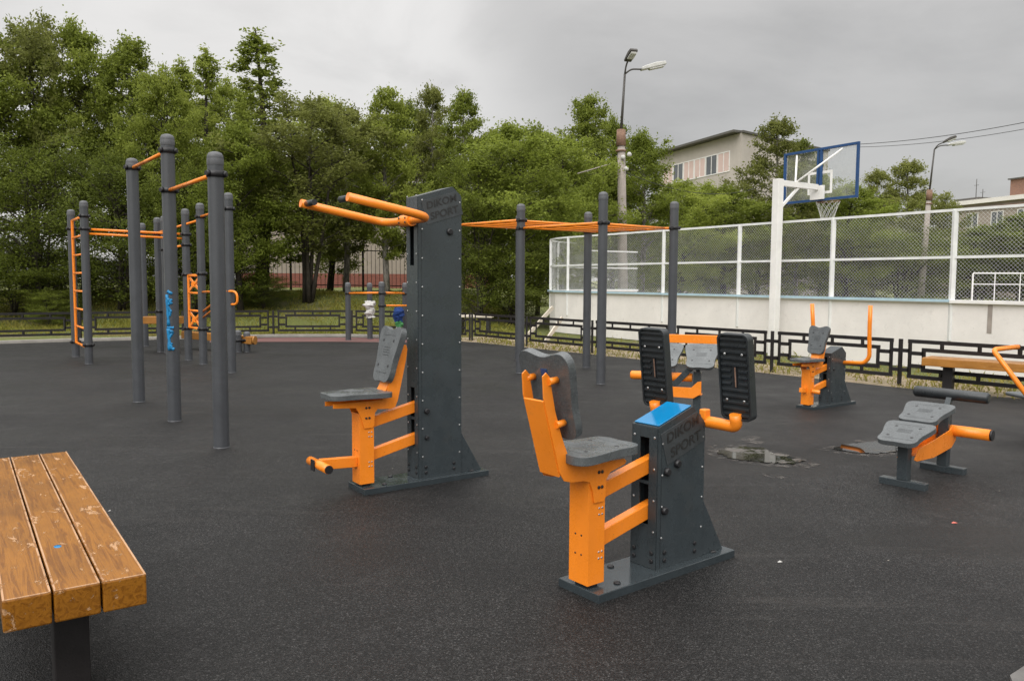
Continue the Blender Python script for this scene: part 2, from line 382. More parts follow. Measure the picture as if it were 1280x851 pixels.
def copy_tree(o, parent=None):
    c = o.copy(); COL.objects.link(c)
    if parent: c.parent = parent
    for ch in list(o.children): copy_tree(ch, c)
    return c
def text_mesh(name, body, size, mat, parent, loc, rot, extrude=.002, sx=1.0, bold=.0):
    cu = bpy.data.curves.new('lettering', 'FONT'); cu.body = body; cu.size = size; cu.extrude = extrude; cu.offset = bold
    cu.align_x = 'CENTER'; cu.align_y = 'CENTER'; cu.shear = .15
    t = bpy.data.objects.new('lettering', cu); COL.objects.link(t)
    bpy.context.view_layer.update()
    dg = bpy.context.evaluated_depsgraph_get(); me = bpy.data.meshes.new_from_object(t.evaluated_get(dg))
    bpy.data.objects.remove(t); me.materials.clear(); me.materials.append(MT[mat])
    o = bpy.data.objects.new(name, me); COL.objects.link(o); o.parent = parent
    o.location = loc; o.rotation_euler = rot; o.scale = (sx, 1, 1); return o

# ---------------------------------------------------------------- world, sun, view
w = bpy.data.worlds.new('World'); scene.world = w; w.use_nodes = True
n, l = w.node_tree.nodes, w.node_tree.links; bg = n['Background']
SUN_EL, SUN_AZ = R(38), R(200)          # high behind the camera, veiled by cloud
sky = n.new('ShaderNodeTexSky'); sky.sky_type = 'NISHITA'; sky.sun_disc = False; sky.sun_elevation = SUN_EL; sky.sun_rotation = SUN_AZ
tc = n.new('ShaderNodeTexCoord'); sp = n.new('ShaderNodeSeparateXYZ'); l.new(tc.outputs['Generated'], sp.inputs[0])
mp = n.new('ShaderNodeMapping'); mp.inputs['Scale'].default_value = (1, 1, 2.6); mp.inputs['Location'].default_value = (.35, 0, .2); l.new(tc.outputs['Generated'], mp.inputs['Vector'])
c1 = noise(n, l, mp.outputs[0], 2.5, 7, .55); c1.inputs['Distortion'].default_value = .35
cl0 = ramp(n, l, c1.outputs['Fac'], [(.30, g3(.76)), (.45, g3(.93)), (.55, g3(1.04)), (.70, g3(1.12))])
# a heavier cloud bank up to the right
dt = n.new('ShaderNodeVectorMath'); dt.operation = 'DOT_PRODUCT'; l.new(tc.outputs['Generated'], dt.inputs[0]); dt.inputs[1].default_value = Vector((.50, .80, .36)).normalized()
wob = n.new('ShaderNodeMath'); wob.operation = 'MULTIPLY_ADD'; l.new(c1.outputs['Fac'], wob.inputs[0]); wob.inputs[1].default_value = .22; l.new(dt.outputs['Value'], wob.inputs[2])
bank = ramp(n, l, wob.outputs[0], [(.93, g3(1.0)), (1.15, g3(.70))]); bank.color_ramp.interpolation = 'EASE'
clm = n.new('ShaderNodeMix'); clm.data_type = 'RGBA'; clm.blend_type = 'MULTIPLY'; clm.inputs[0].default_value = 1; l.new(cl0.outputs['Color'], clm.inputs[6]); l.new(bank.outputs['Color'], clm.inputs[7])
class _O: pass
cl = _O(); cl.outputs = {'Color': clm.outputs[2]}
# overcast brightness: rises from horizon to zenith
el = n.new('ShaderNodeMapRange'); l.new(sp.outputs['Z'], el.inputs['Value'])
el.inputs['From Min'].default_value = .0; el.inputs['From Max'].default_value = 1.; el.inputs['To Min'].default_value = 6.35; el.inputs['To Max'].default_value = 34
sd = n.new('ShaderNodeMath'); sd.operation = 'POWER'; l.new(sp.outputs['Z'], sd.inputs[0]); sd.inputs[1].default_value = 3.0; sd.use_clamp = True
l.new(sd.outputs[0], el.inputs['Value'])
mu = n.new('ShaderNodeVectorMath'); mu.operation = 'SCALE'; l.new(cl.outputs['Color'], mu.inputs[0]); l.new(el.outputs[0], mu.inputs['Scale'])
tint = n.new('ShaderNodeVectorMath'); tint.operation = 'MULTIPLY'; l.new(mu.outputs[0], tint.inputs[0]); tint.inputs[1].default_value = (1.02, .998, .972)
sm = n.new('ShaderNodeMix'); sm.data_type = 'RGBA'; sm.inputs[0].default_value = .93; l.new(sky.outputs[0], sm.inputs[6]); l.new(tint.outputs[0], sm.inputs[7])
l.new(sm.outputs[2], bg.inputs['Color']); bg.inputs['Strength'].default_value = .1
sl = bpy.data.lights.new('sun', 'SUN'); sl.energy = 1.5; sl.angle = R(45); sl.color = (1, .97, .93)
so = bpy.data.objects.new('sun', sl); COL.objects.link(so); so.location = (0, -5, 30)
sdv = Vector((math.sin(SUN_AZ)*math.cos(SUN_EL), math.cos(SUN_AZ)*math.cos(SUN_EL), math.sin(SUN_EL)))
so.rotation_euler = sdv.to_track_quat('Z', 'Y').to_euler()
vs = scene.view_settings; vs.view_transform = 'Standard'; vs.look = 'None'; vs.gamma = 1; vs.exposure = .2; vs.use_curve_mapping = False
scene.cycles.max_bounces = 8; scene.cycles.transparent_max_bounces = 24

# ---------------------------------------------------------------- terrain
def sstep(a, b, x):
    t = min(1, max(0, (x-a)/(b-a))); return t*t*(3-2*t)
def tz(x, y):
    s = y - 20.9 - .04*(x+4); k = 1-sstep(-2.6, .6, x-(y-21)*.06)
    if x > 14: k = 0
    b = .95*sstep(.4, 7.5, s)*k
    b += .5*sstep(28, 60, y)*(1-k)*0
    rough = .045*math.sin(x*1.7+y*.9)+.035*math.sin(x*.8-y*2.1)
    return -.01 + b + rough*sstep(.4, 2.5, s)*(k if y < 60 else 0)
def lines(a, b, d, lo, hi):
    q = list(np.arange(a, b+1e-6, d)); st = d; x = a
    L = []
    while x > lo: st *= 1.6; x -= st; L.append(x)
    st = d; x = b; H = []
    while x < hi: st *= 1.6; x += st; H.append(x)
    return L[::-1]+q+H
xs, ys = lines(-24, 6, .5, -700, 700), lines(17, 34, .5, -300, 1200)
mb = MB(); mb.v = [(x, y, tz(x, y)) for y in ys for x in xs]; nx = len(xs)
for j in range(len(ys)-1):
    for i in range(nx-1):
        mb.f.append([j*nx+i, j*nx+i+1, (j+1)*nx+i+1, (j+1)*nx+i]); mb.m.append(0); mb.sm.append(True)
struct(mb.build('ground', 'soil'))
def sheet(name, pts, z, mat, kind='structure'):
    o = MB()._add([(p[0], p[1], z) for p in pts], [tuple(range(len(pts)))]).build(name, mat)
    if o.data.polygons[0].normal.z < 0: o.data.flip_normals()
    return struct(o, kind)
edge = [gp(1500, 527), gp(1280, 499), gp(1126, 485), gp(960, 467), gp(780, 447.5), gp(600, 428.5), gp(540, 424.5), gp(440, 421.3), gp(342, 421.6), gp(229, 424), gp(100, 427), gp(0, 430), gp(-300, 441)]
sheet('rubber_surface', [(-14, -4), (9, -4)] + [(p.x, p.y) for p in edge], .006, 'rubber')
# sandy verge between rubber and fences
fR = [Vector((5.46+1.284*i*-1, 11.2+1.6*i, 0)) for i in range(-2, 6)]   # posts of the right fence
vo = [(p.x+.9, p.y+.9) for p in fR]
verge = [(p.x, p.y) for p in edge[:6]]
sheet('sandy_verge', verge + [(edge[6].x, edge[6].y)] + [(-.8, 20.6)] + vo[::-1], .0, 'sand')
# red rubber strip by the far kerb
sheet('red_rubber_strip', [(p.x, p.y) for p in (gp(262, 428.5), gp(330, 427.7), gp(420, 427.5), gp(500, 428.6), gp(560, 429.2), gp(530, 425.3), gp(440, 422.3), gp(342, 422.6), gp(262, 424.6))], .010, 'red_rubber')
kb = MB(); kp = [gp(560, 425.2), gp(500, 422.6), gp(440, 421), gp(342, 421.2), gp(229, 423.6), gp(100, 426.6), gp(0, 429.6), gp(-300, 440.6)]
for a, b in zip(kp[:-1], kp[1:]): kb.bar((a.x, a.y+.06, .02), (b.x, b.y+.06, .02), .09, .09)
struct(kb.build('kerb', 'kerb', bevel=.008))
kc = [gp(1262, 853), gp(1300, 828), gp(1400, 760), gp(1500, 900), gp(1300, 960)]
struct(MB()._add([(p.x, p.y, .03) for p in kc]+[(p.x, p.y, -.05) for p in kc], [(0,1,2,3,4), (0,5,6,1), (0,4,9,5)]).build('pavement', 'pavement'))
# puddles and the silt round them
def blob(pts, amp, seed, k=8):
    rr = random.Random(seed); out = []
    n_ = len(pts)
    for i in range(n_):
        a, b = Vector(pts[i]), Vector(pts[(i+1) % n_])
        for j in range(k):
            p = a.lerp(b, j/k); out.append((p.x+rr.uniform(-amp, amp), p.y+rr.uniform(-amp, amp)))
    return out
pud1 = [gp(*p) for p in ((898,567),(906,561),(930,560),(952,561),(961,566),(985,571),(1006,577),(990,581),(965,580),(935,577),(912,574))]
pud2 = [gp(*p) for p in ((1040,562),(1056,557),(1082,554),(1112,552),(1126,556),(1122,566),(1095,568),(1062,566))]
for i, pd in enumerate((pud1, pud2)):
    pts = [(p.x, p.y) for p in pd]; c = Vector((sum(p[0] for p in pts)/len(pts), sum(p[1] for p in pts)/len(pts)))
    big = [((p[0]-c.x)*1.32+c.x, (p[1]-c.y)*1.5+c.y) for p in pts]
    sheet('silt_stain', blob(big, .03, 20+i), .009, 'silt')
    sheet('puddle', blob(pts, .022, 3+i), .0125, 'water')
st3 = [gp(*p) for p in ((950,591),(975,593),(994,597),(985,600),(962,597),(948,594))]
sheet('silt_stain', blob([(p.x, p.y) for p in st3], .015, 44), .009, 'silt')
st4 = [gp(*p) for p in ((920,547),(945,546),(965,552),(950,556),(925,553))]
sheet('silt_stain', blob([(p.x, p.y) for p in st4], .015, 45), .009, 'silt')

# ---------------------------------------------------------------- strength machines
YC = .135
def pad_outline(wd, ln, notch=.07):
    h = [(0, .5-notch), (.13, .5-notch*.72), (.29, .497), (.41, .49), (.495, .42), (.50, .32), (.46, .12), (.41, -.05), (.39, -.20), (.40, -.33), (.36, -.44), (.24, -.49), (.10, -.48)]
    pts = h + [(0, -.47)] + [(-x, y) for x, y in h[::-1] if x > 0]
    for _ in range(2):
        q = []
        for i in range(len(pts)):
            a, b = pts[i], pts[(i+1) % len(pts)]
            q += [(a[0]*.75+b[0]*.25, a[1]*.75+b[1]*.25), (a[0]*.25+b[0]*.75, a[1]*.25+b[1]*.75)]
        pts = q
    return [(x*wd, y*ln) for x, y in pts]
def make_pad(name, parent, M, wd=.32, ln=.42, th=.038, notch=.07, mat='pad'):
    """moulded cushion: local x across, z along, thickness toward -y (its face)"""
    b = MB(); o = pad_outline(wd, ln, notch)
    b.prism(o, -th, 0, 0, M)
    # moulded grooves and bolt wells on the face
    for sx in (-1, 1):
        for sz in (-.2, .24):
            p = M @ Vector((sx*wd*.24, -th-.0015, sz*ln)); q = M @ Vector((sx*wd*.24, -th+.01, sz*ln))
            b.tube([q, p], .011, 10, 1)
    for k in range(4):
        z = (-.02+.045*k)*ln
        b.box(-wd*.15, wd*.15, -th-.0012, -th+.004, z, z+.006, 2, M)
    for k in (-1, 1):
        b.box(-wd*.3, wd*.3, -th-.001, -th+.004, k*ln*.33, k*ln*.33+.005, 2, M)
    o = b.build(name, [mat, 'black', 'black_rubber'], parent, bevel=.009, seg=3)
    return o
def frameM(o, xa, ya, za):
    return Matrix(((xa[0], ya[0], za[0], o[0]), (xa[1], ya[1], za[1], o[1]), (xa[2], ya[2], za[2], o[2]), (0, 0, 0, 1)))
def column(root, prof_top, h_front, slots, lettering=None, logo_z=None, holes=()):
    """prof_top: (x,z) points of the top outline from front to back"""
    x0, x1, y0, y1 = .44, .79, YC-.087, YC+.087
    col = MB()
    side = [(x0, .045)] + prof_top + [(x1, .045)]
    for ya, yb in ((y0, y0+.005), (y1-.005, y1)): col.prism(side, ya, yb)
    zt = h_front
    col.box(x0-.004, x0+.004, y0+.006, YC-.03, .046, zt-.004); col.box(x0-.004, x0+.004, YC+.03, y1-.006, .046, zt-.004)
    zs = [.046]+[z for s in slots for z in s]+[zt-.004]
    for i in range(0, len(zs), 2): col.box(x0-.004, x0+.004, YC-.0295, YC+.0295, zs[i], zs[i+1])
    for a, b in zip(prof_top[:-1], prof_top[1:]):
        col.bar((a[0], YC, a[1]-.003), (b[0], YC, b[1]-.003), y1-y0-.013, .005)
    col.box(x1-.006, x1-.001, y0+.006, y1-.006, .046, prof_top[-1][1]-.006)
    # inner dark web so nothing shows through the slots
    col.box(x0+.09, x0+.1, y0+.006, y1-.006, .05, zt-.02, 1)
    # corner angle beside the front edge
    for k in (0, 1):
        ya = y0-.001 if k == 0 else y1+.001
        col.box(x0+.022, x0+.0235, ya-.0006, ya+.0006, .05, zt-.02, 1)
    # bolts
    zz = np.arange(.20, zt-.02, .155 if zt < 1 else .2)
    for z in zz:
        for x in (x0+.03, x1-.016):
            if x > .7 and z > prof_top[-1][1]-.02: continue
            col.bolt((x, y0, z), (0, -1, 0), .0062, .004, 2)
        for y in (y0+.022, y1-.022): col.bolt((x0-.004, y, z+.03), (-1, 0, 0), .0062, .004, 2)
    for x in (x0+.055, x1-.065):
        for z in (.085, .125): col.bolt((x, y0, z), (0, -1, 0), .012, .008, 1)
    for y in (y0+.03, y1-.03):
        for z in (.085, .125): col.bolt((x0-.004, y, z), (-1, 0, 0), .012, .008, 1)
    for (x, z, r) in holes: col.tube([(x, y0, z), (x, y0-.012, z), (x, y0-.02, z)], [r, r, r*.7], 14, 1)
    c = col.build('column', ['dark', 'black', 'steel'], root, bevel=.0025)
    # gusset behind
    g = MB(); g.prism([(x1+.001, .045), (x1+.001, .345), (.965, .05), (.965, .045)], YC-.08, YC-.072)
    g.prism([(x1+.001, .045), (x1+.001, .345), (.965, .05), (.965, .045)], YC+.072, YC+.08)
    g.bar((x1+.006, YC, .338), (.962, YC, .056), .142, .005)
    g.build('gusset', 'dark', root, bevel=.002)
    if lettering:
        s = math.atan2(prof_top[1][1]-prof_top[0][1], prof_top[1][0]-prof_top[0][0])
        for k, wd in enumerate(lettering):
            cx, cz = logo_z[k]
            text_mesh('lettering', wd, .068, 'logo', c, (cx, y0-.0035, cz), (PI/2, -s, 0), .0012, 1.16, .0012)
        cs, sn = math.cos(s), math.sin(s); mx = (logo_z[0][0]+logo_z[1][0])/2; mz = (logo_z[0][1]+logo_z[1][1])/2
        MB().prism([(mx+u*cs-v*sn, mz+u*sn+v*cs) for u, v in ((-.155, -.085), (.15, -.085), (.15, .055), (.125, .082), (-.155, .082))], y0-.003, y0-.0002).build('logo_plate', 'logo_plate', c, bevel=.001)
    return c
def base_plate(root):
    b = MB(); b.box(0, 1.0, 0, 2*YC, .0, .045)
    for x, y in ((.17, .05), (.30, .22), (.88, .05), (.9, .22), (.12, .22)): b.bolt((x, y, .045), (0, 0, 1), .018, .01, 1)
    b.build('base_plate', ['plate_wet', 'black'], root, bevel=.006)
def upright(root):
    b = MB(); b.box(0, .105, YC-.063, YC+.063, .062, .545)
    for z in (.46, .425, .20, .165):
        for x in (.028, .05): pass
    for z in (.415, .385, .21, .18):
        for x in (.068, .088): b.bolt((x, YC-.063, z), (0, -1, 0), .0055, .003, 1)
    for y in (-.02, .02):
        for z in (.29, .2): b.bolt((0, YC+y, z), (-1, 0, 0), .005, .003, 2)
    b.build('upright', ['orange', 'steel', 'black'], root, bevel=.006)
    MB().box(.02, .085, YC-.04, YC+.04, .045, .062).build('foot_block', 'black', root)
def link_arms(root):
    for za, zb in ((.472, .553), (.245, .326)):
        b = MB(); b.bar((.106, YC, za), (.50, YC, zb+.009), .05, .074); b.build('link_arm', 'orange', root, bevel=.004)
def seat_bracket_prof(back):
    return back
def standoffs(root): pass

# ---- leg press (nearest)
def leg_press():
    A, C_ = gp(748, 756), gp(919, 697); rz = math.atan2(C_.y-A.y, C_.x-A.x)
    root = thing('leg_press', 'leg press trainer with blue sloped top and two tall ribbed black foot plates', 'exercise machine', A, rz, 'outdoor exercise machines')
    base_plate(root); upright(root); link_arms(root)
    column(root, [(.44, .747), (.692, .828), (.77, .758), (.79, .735)], .747, [(.26, .46), (.475, .69)], ['DIKOM', 'SPORT'], [(.612, .722), (.635, .645)], holes=[(.50, .525, .021), (.575, .555, .021), (.485, .335, .02)])
    s = Vector((.235, 0, .0755)).normalized(); up = Vector((-s.z, 0, s.x))
    t = MB(); t.bar(Vector((.448, YC, .7495))+up*.004, Vector((.690, YC, .827))+up*.004, .158, .006); t.build('top_panel', 'blue_gloss', root, bevel=.002)
    # seat bracket / back stiles
    prof = [(-.285, 1.045), (-.265, 1.06), (-.245, 1.04), (-.212, .89), (-.175, .78), (-.13, .675), (-.07, .632), (.0, .626), (.22, .626), (.235, .612), (.225, .598), (.13, .575), (.105, .545), (.10, .46), (.09, .445), (.03, .445), (.02, .50), (0, .545), (-.04, .558), (-.11, .562), (-.155, .575), (-.182, .615), (-.278, .95)]
    for y in (YC-.0715, YC+.0645):
        b = MB(); b.prism(prof, y, y+.007)
        if y < YC:
            for x, z in ((.055, .585), (.075, .585), (.055, .515), (.075, .515)): b.bolt((x, y, z), (0, -1, 0), .0085, .006, 1)
        b.build('stile', ['orange', 'black'], root, bevel=.0015)
    MB().prism([(-.1805, .595), (-.277, .935), (-.272, .94), (-.174, .60)], YC-.064, YC+.064).build('back_cover', 'orange', root)
    for z, x in ((1.02, -.245), (.83, -.20)):
        for y in (YC-.076, YC+.076):
            MB().tube([(x-.01, y, z), (x+.036, y, z+.006)], .0155, 12).build('standoff', 'orange', root)
    za = Vector((-.29, 0, 1)).normalized(); ya = Vector((-za.z, 0, za.x))  # cushion face toward +x
    make_pad('backrest', root, frameM((-.183, YC, .945), (0, 1, 0), ya, za), .33, .41, .040, .06, 'pad_wet')
    MB().box(-.02, .02, .0005, .004, -.06, .07, 0, frameM((-.1985, YC, 1.0), (0, 1, 0), ya, za)).build('blue_mark', 'blue', root)
    make_pad('seat', root, frameM((.062, YC, .655), (0, -1, 0), (0, 0, -1), (-1, 0, 0)), .36, .44, .04, .05, 'pad_wet')
    # foot plates on a bent pipe
    pipe = MB()
    pts = arc([(.80, -.125+.0, .80), (.815, -.125, .735), (.825, YC, .735), (.815, .395, .735), (.80, .395, .80)], .06, 8)
    pipe.tube(pts, .03, 16); pipe.build('foot_pipe', 'orange', root)
    MB().box(.792, .835, YC-.085, YC-.045, .745, .80).build('pipe_bracket', 'orange', root, bevel=.006)
    for yc in (-.125, .395):
        za = Vector((-.13, 0, 1)).normalized(); ya = Vector((za.z, 0, .13)).normalized()
        Mx = frameM((.80, yc, .985), (0, -1, 0), ya, za)
        b = MB(); hw, hh, th = .09, .215, .026
        o = []
        for (cx, cz, a0) in ((hw-.03, hh-.03, 0), (-hw+.03, hh-.03, 90), (-hw+.03, -hh+.03, 180), (hw-.03, -hh+.03, 270)):
            for k in range(6): o.append((cx+.03*math.cos(R(a0+k*18)), cz+.03*math.sin(R(a0+k*18))))
        b.prism(o, -.006, th, 0, Mx)
        # rim
        inner = [(x*.90, z*.955) for x, z in o]; N = len(o)
        for i in range(N):
            j = (i+1) % N
            q = [Mx @ Vector((p[0], y, p[1])) for p, y in ((o[i], -.006), (o[j], -.006), (inner[j], -.006), (inner[i], -.006), (o[i], -.02), (o[j], -.02), (inner[j], -.02), (inner[i], -.02))]
            b._add(q, [(4,5,6,7), (0,1,5,4), (2,3,7,6)], 0)
        for k in range(13):
            z = -hh*.88+k*hh*1.76/12
            if abs(z) < .062:
                b.box(-hw*.84, -.022, -.017, -.003, z-.006, z+.006, 0, Mx); b.box(.022, hw*.84, -.017, -.003, z-.006, z+.006, 0, Mx)
            else: b.box(-hw*.84, hw*.84, -.017, -.003, z-.0065, z+.0065, 0, Mx)
        b.box(-.011, .011, -.0115, -.004, -.058, .058, 1, Mx); b.box(-.001, .006, -.0125, -.004, -.05, .05, 2, Mx)
        for sx in (-1, 1):
            for sz in (-.115, .115):
                p = Mx @ Vector((sx*.05, -.016, sz)); b.bolt(p, -ya, .007, .004, 3)
        b.build('foot_plate', ['black_rubber', 'black', 'rust', 'steel'], root, bevel=.003)
    return root
leg_press()

def seat_back_away(root, foot=True):
    """seat whose backrest stands toward the column"""
    prof = [(-.19, .60), (-.19, .63), (.08, .63), (.16, .632), (.195, .66), (.215, .73), (.30, .96), (.325, 1.0), (.35, 1.0), (.36, .97), (.35, .90), (.285, .62), (.265, .575), (.23, .562), (.13, .57), (.11, .545), (.105, .46), (.09, .445), (.03, .445), (.015, .5), (-.01, .56), (-.03, .59)]
    for y in (YC-.0715, YC+.0645):
        b = MB(); b.prism(prof, y, y+.007)
        if y < YC:
            for x, z in ((.045, .585), (.068, .585), (.045, .515), (.068, .515)): b.bolt((x, y, z), (0, -1, 0), .0085, .006, 1)
        b.build('stile', ['orange', 'black'], root, bevel=.0015)
    MB().prism([(.270, .60), (.345, .88), (.339, .885), (.264, .605)], YC-.064, YC+.064).build('back_cover', 'orange', root)
    MB().prism([(.165, .64), (.205, .70), (.24, .78), (.235, .782), (.199, .703), (.16, .644)], YC-.064, YC+.064).build('front_cover', 'orange', root)
    za = Vector((.27, 0, 1)).normalized(); ya = Vector((za.z, 0, -za.x))
    make_pad('backrest', root, frameM((.272, YC, .925), (0, -1, 0), ya, za), .31, .40, .045, .07, 'pad_wet')
    make_pad('seat', root, frameM((-.005, YC, .655), (0, 1, 0), (0, 0, -1), (1, 0, 0)), .34, .44, .035, .05, 'pad_wet')
# ---- vertical press tower
def press_tower():
    A, C_ = gp(456, 620), gp(611, 594.6); rz = math.atan2(C_.y-A.y, C_.x-A.x)
    root = thing('press_tower', 'tall charcoal tower trainer with orange overhead lever arms and seat', 'exercise machine', A, rz, 'outdoor exercise machines')
    base_plate(root); upright(root); link_arms(root); seat_back_away(root)
    column(root, [(.44, 2.025), (.715, 2.108), (.782, 2.052), (.79, 2.03)], 2.025, [(.27, .46), (.48, .69), (1.55, 1.885)], ['DIKOM', 'SPORT'], [(.622, 1.995), (.645, 1.92)], holes=[(.69, 1.79, .024), (.50, .525, .02), (.50, .335, .016)])
    b = MB(); b.bar((-.0005, YC, .212), (-.26, YC, .225), .05, .07); b.build('foot_arm', 'orange', root, bevel=.004)
    b = MB(); b.tube([(-.275, YC-.19, .228), (-.275, YC+.13, .228)], .03, 14); b.build('foot_bar', 'orange', root)
    MB().tube([(-.275, YC-.19, .228), (-.275, YC-.197, .228)], .028, 14).build('end_cap', 'black', root); MB().box(-.312, -.305, YC-.03, YC+.03, .19, .262).build('end_cap', 'black', root)
    lev = MB()
    pts = arc([(-.19, YC-.335, 1.960), (.40, YC-.335, 1.86), (.40, YC+.335, 1.86), (-.24, YC+.335, 1.968)], .13, 10)
    lev.tube(pts, .028, 16); lev.build('lever_arm', 'orange', root)
    b = MB(); b.tube([(.40, YC-.07, 1.86), (.40, YC+.07, 1.86)], .042, 16); b.box(.40, .47, YC-.03, YC+.03, 1.825, 1.895)
    for y in (-.045, .045):
        for z in (1.875, 1.845): b.bolt((.36, YC+y, z), (-1, 0, 0), .008, .006, 1)
    b.build('pivot_sleeve', ['orange', 'black'], root, bevel=.003)
    for s in (-1, 1):
        b = MB(); x, z = (-.165, 1.957) if s < 0 else (-.205, 1.964)
        b.tube([(x, YC+s*.31, z), (x, YC+s*.17, z)], .021, 12); 
        b.build('hand_grip', 'black_rubber', root)
    return root
press_tower()
# ---- chest press further back
def chest_press():
    A, C_ = gp(1016.5, 513), gp(1067, 504.2); B_ = gp(991.3, 508.6); rz = math.atan2(C_.y-A.y, C_.x-A.x)
    rz = math.atan2(-(B_.x-A.x), (B_.y-A.y))*.4 + rz*.6
    SC = .84
    root = thing('chest_press', 'small seated chest press with orange upright handles near the white rink', 'exercise machine', A, rz, 'outdoor exercise machines')
    base_plate(root); upright(root); link_arms(root); seat_back_away(root)
    column(root, [(.44, .747), (.692, .828), (.77, .758), (.79, .735)], .747, [(.26, .46), (.475, .69)], None, None, holes=[(.5, .525, .02)])
    b = MB(); b.bar((-.0005, YC, .26), (-.1, YC, .27), .05, .06); b.tube([(.10, YC-.16, .24), (.06, YC-.063, .25)], .03, 12); b.build('foot_bar', 'orange', root, bevel=.003)
    for s in (-1, 1):
        pts = arc([(.74, YC+s*.03, .60), (.80, YC+s*.36, .62), (.80, YC+s*.43, .70), (.77, YC+s*.435, 1.05), (.745, YC+s*.45, 1.41)], .12, 8)
        b = MB(); b.tube(pts, .028, 14); b.build('handle', 'orange', root)
    root.scale = (SC, SC, SC)
    return root
chest_press()
# ---- sit up bench (front right)
def situp_bench():
    a0, a1, b0, b1 = gp(1099, 604), gp(1160, 613), gp(1150, 584.5), gp(1208, 594.5)
    ca, cb = (a0+a1)/2, (b0+b1)/2; d = (cb-ca); L = d.length; rz = math.atan2(d.y, d.x)
    root = thing('situp_bench', 'low sit up bench with two grey pads, black roller and orange side pipe', 'exercise machine', ca, rz, 'outdoor exercise machines')
    fl = (a1-a0).length/2
    for x in (0, L):
        MB().box(x-.035, x+.035, -fl, fl, 0, .055).build('foot', 'dark', root, bevel=.006)
        z1 = .31 if x == 0 else .46
        MB().box(x-.036, x+.036, -.036, .036, .055, z1).build('leg', 'dark', root, bevel=.004)
    MB().bar((-.12, 0, .318), (L-.02, 0, .495), .06, .024).build('pad_rail', 'black', root, bevel=.003)
    s = Vector((.335, 0, .11)).normalized(); nrm = Vector((s.z, 0, -s.x))
    make_pad('front_pad', root, frameM((-.02, 0, .365), (0, 1, 0), nrm, s), .34, .33, .036, .0, 'pad_wet')
    make_pad('rear_pad', root, frameM((.315, 0, .475), (0, 1, 0), nrm, s), .34, .33, .036, .0, 'pad_wet')
    # tray plate
    prof = [(.02, .20), (.06, .185), (L*.5, .17), (L-.02, .20), (L+.06, .25), (L+.06, .36), (L-.0, .37), (L-.06, .34), (L*.5, .30), (.09, .27)]
    for y in (-.062, .055): MB().prism(prof, y, y+.007).build('side_plate', 'orange', root, bevel=.0015)
    MB().bar((.1, 0, .215), (L, 0, .25), .1, .006).build('tray', 'orange', root)
    MB().tube([(L+.03, .1, .325), (L+.03, -.31, .325)], .043, 16).build('foot_pipe', 'orange', root)
    MB().tube([(L+.03, -.31, .325), (L+.03, -.325, .325)], .040, 16).build('end_cap', 'black', root)
    MB().bar((L, 0, .46), (L+.08, 0, .58), .04, .04).build('roller_stem', 'dark', root, bevel=.003)
    MB().tube([(L+.09, .27, .59), (L+.09, .255, .59), (L+.09, -.255, .59), (L+.09, -.27, .59)], [.032, .043, .043, .032], 18).build('roller', 'black_rubber', root)
    return root
situp_bench()
def incline_bench():
    c = gp(852, 527); root = thing('incline_bench', 'incline bench with two tilted grey pads and flat orange bar behind the foot plates', 'exercise machine', c, R(20), 'outdoor exercise machines')
    root.rotation_euler.z = R(-20)
    for x, h in ((-.17, .50), (.15, .53)):
        MB().box(x-.03, x+.03, -.25, .25, 0, .05).build('foot', 'dark', root, bevel=.005)
        MB().box(x-.036, x+.036, -.036, .036, .05, h).build('leg', 'dark', root, bevel=.004)
    MB().bar((-.16, -.05, .30), (.12, -.05, .60), .02, .06).build('strut', 'dark', root, bevel=.003)
    MB().prism([(-.16, .30), (-.16, .42), (-.1, .37), (.1, .37), (.16, .43), (.20, .44), (.20, .31), (.12, .26), (-.1, .265)], -.075, -.068).build('side_plate', 'orange', root, bevel=.0015)
    MB().bar((-.16, 0, .285), (.2, 0, .295), .12, .006).build('tray', 'orange', root)
    za = Vector((0, .78, .62)).normalized(); ya = Vector((0, .62, -.78)).normalized()
    for x in (-.185, .185): make_pad('pad', root, frameM((x, .02, .665), (1, 0, 0), ya, za), .355, .36, .035, .0)
    MB().box(-.36, .44, .27, .31, .795, .885).build('flat_bar', 'orange', root, bevel=.004)
    for x in (-.17, .15): MB().bar((x, .02, .50), (x, .285, .79), .04, .03).build('bar_stem', 'dark', root)
    MB().tube([(-.54, .0, .465), (-.525, 0, .465), (.1, .0, .465)], [.035, .045, .045], 16).build('foot_pipe', 'orange', root)
    return root
incline_bench()
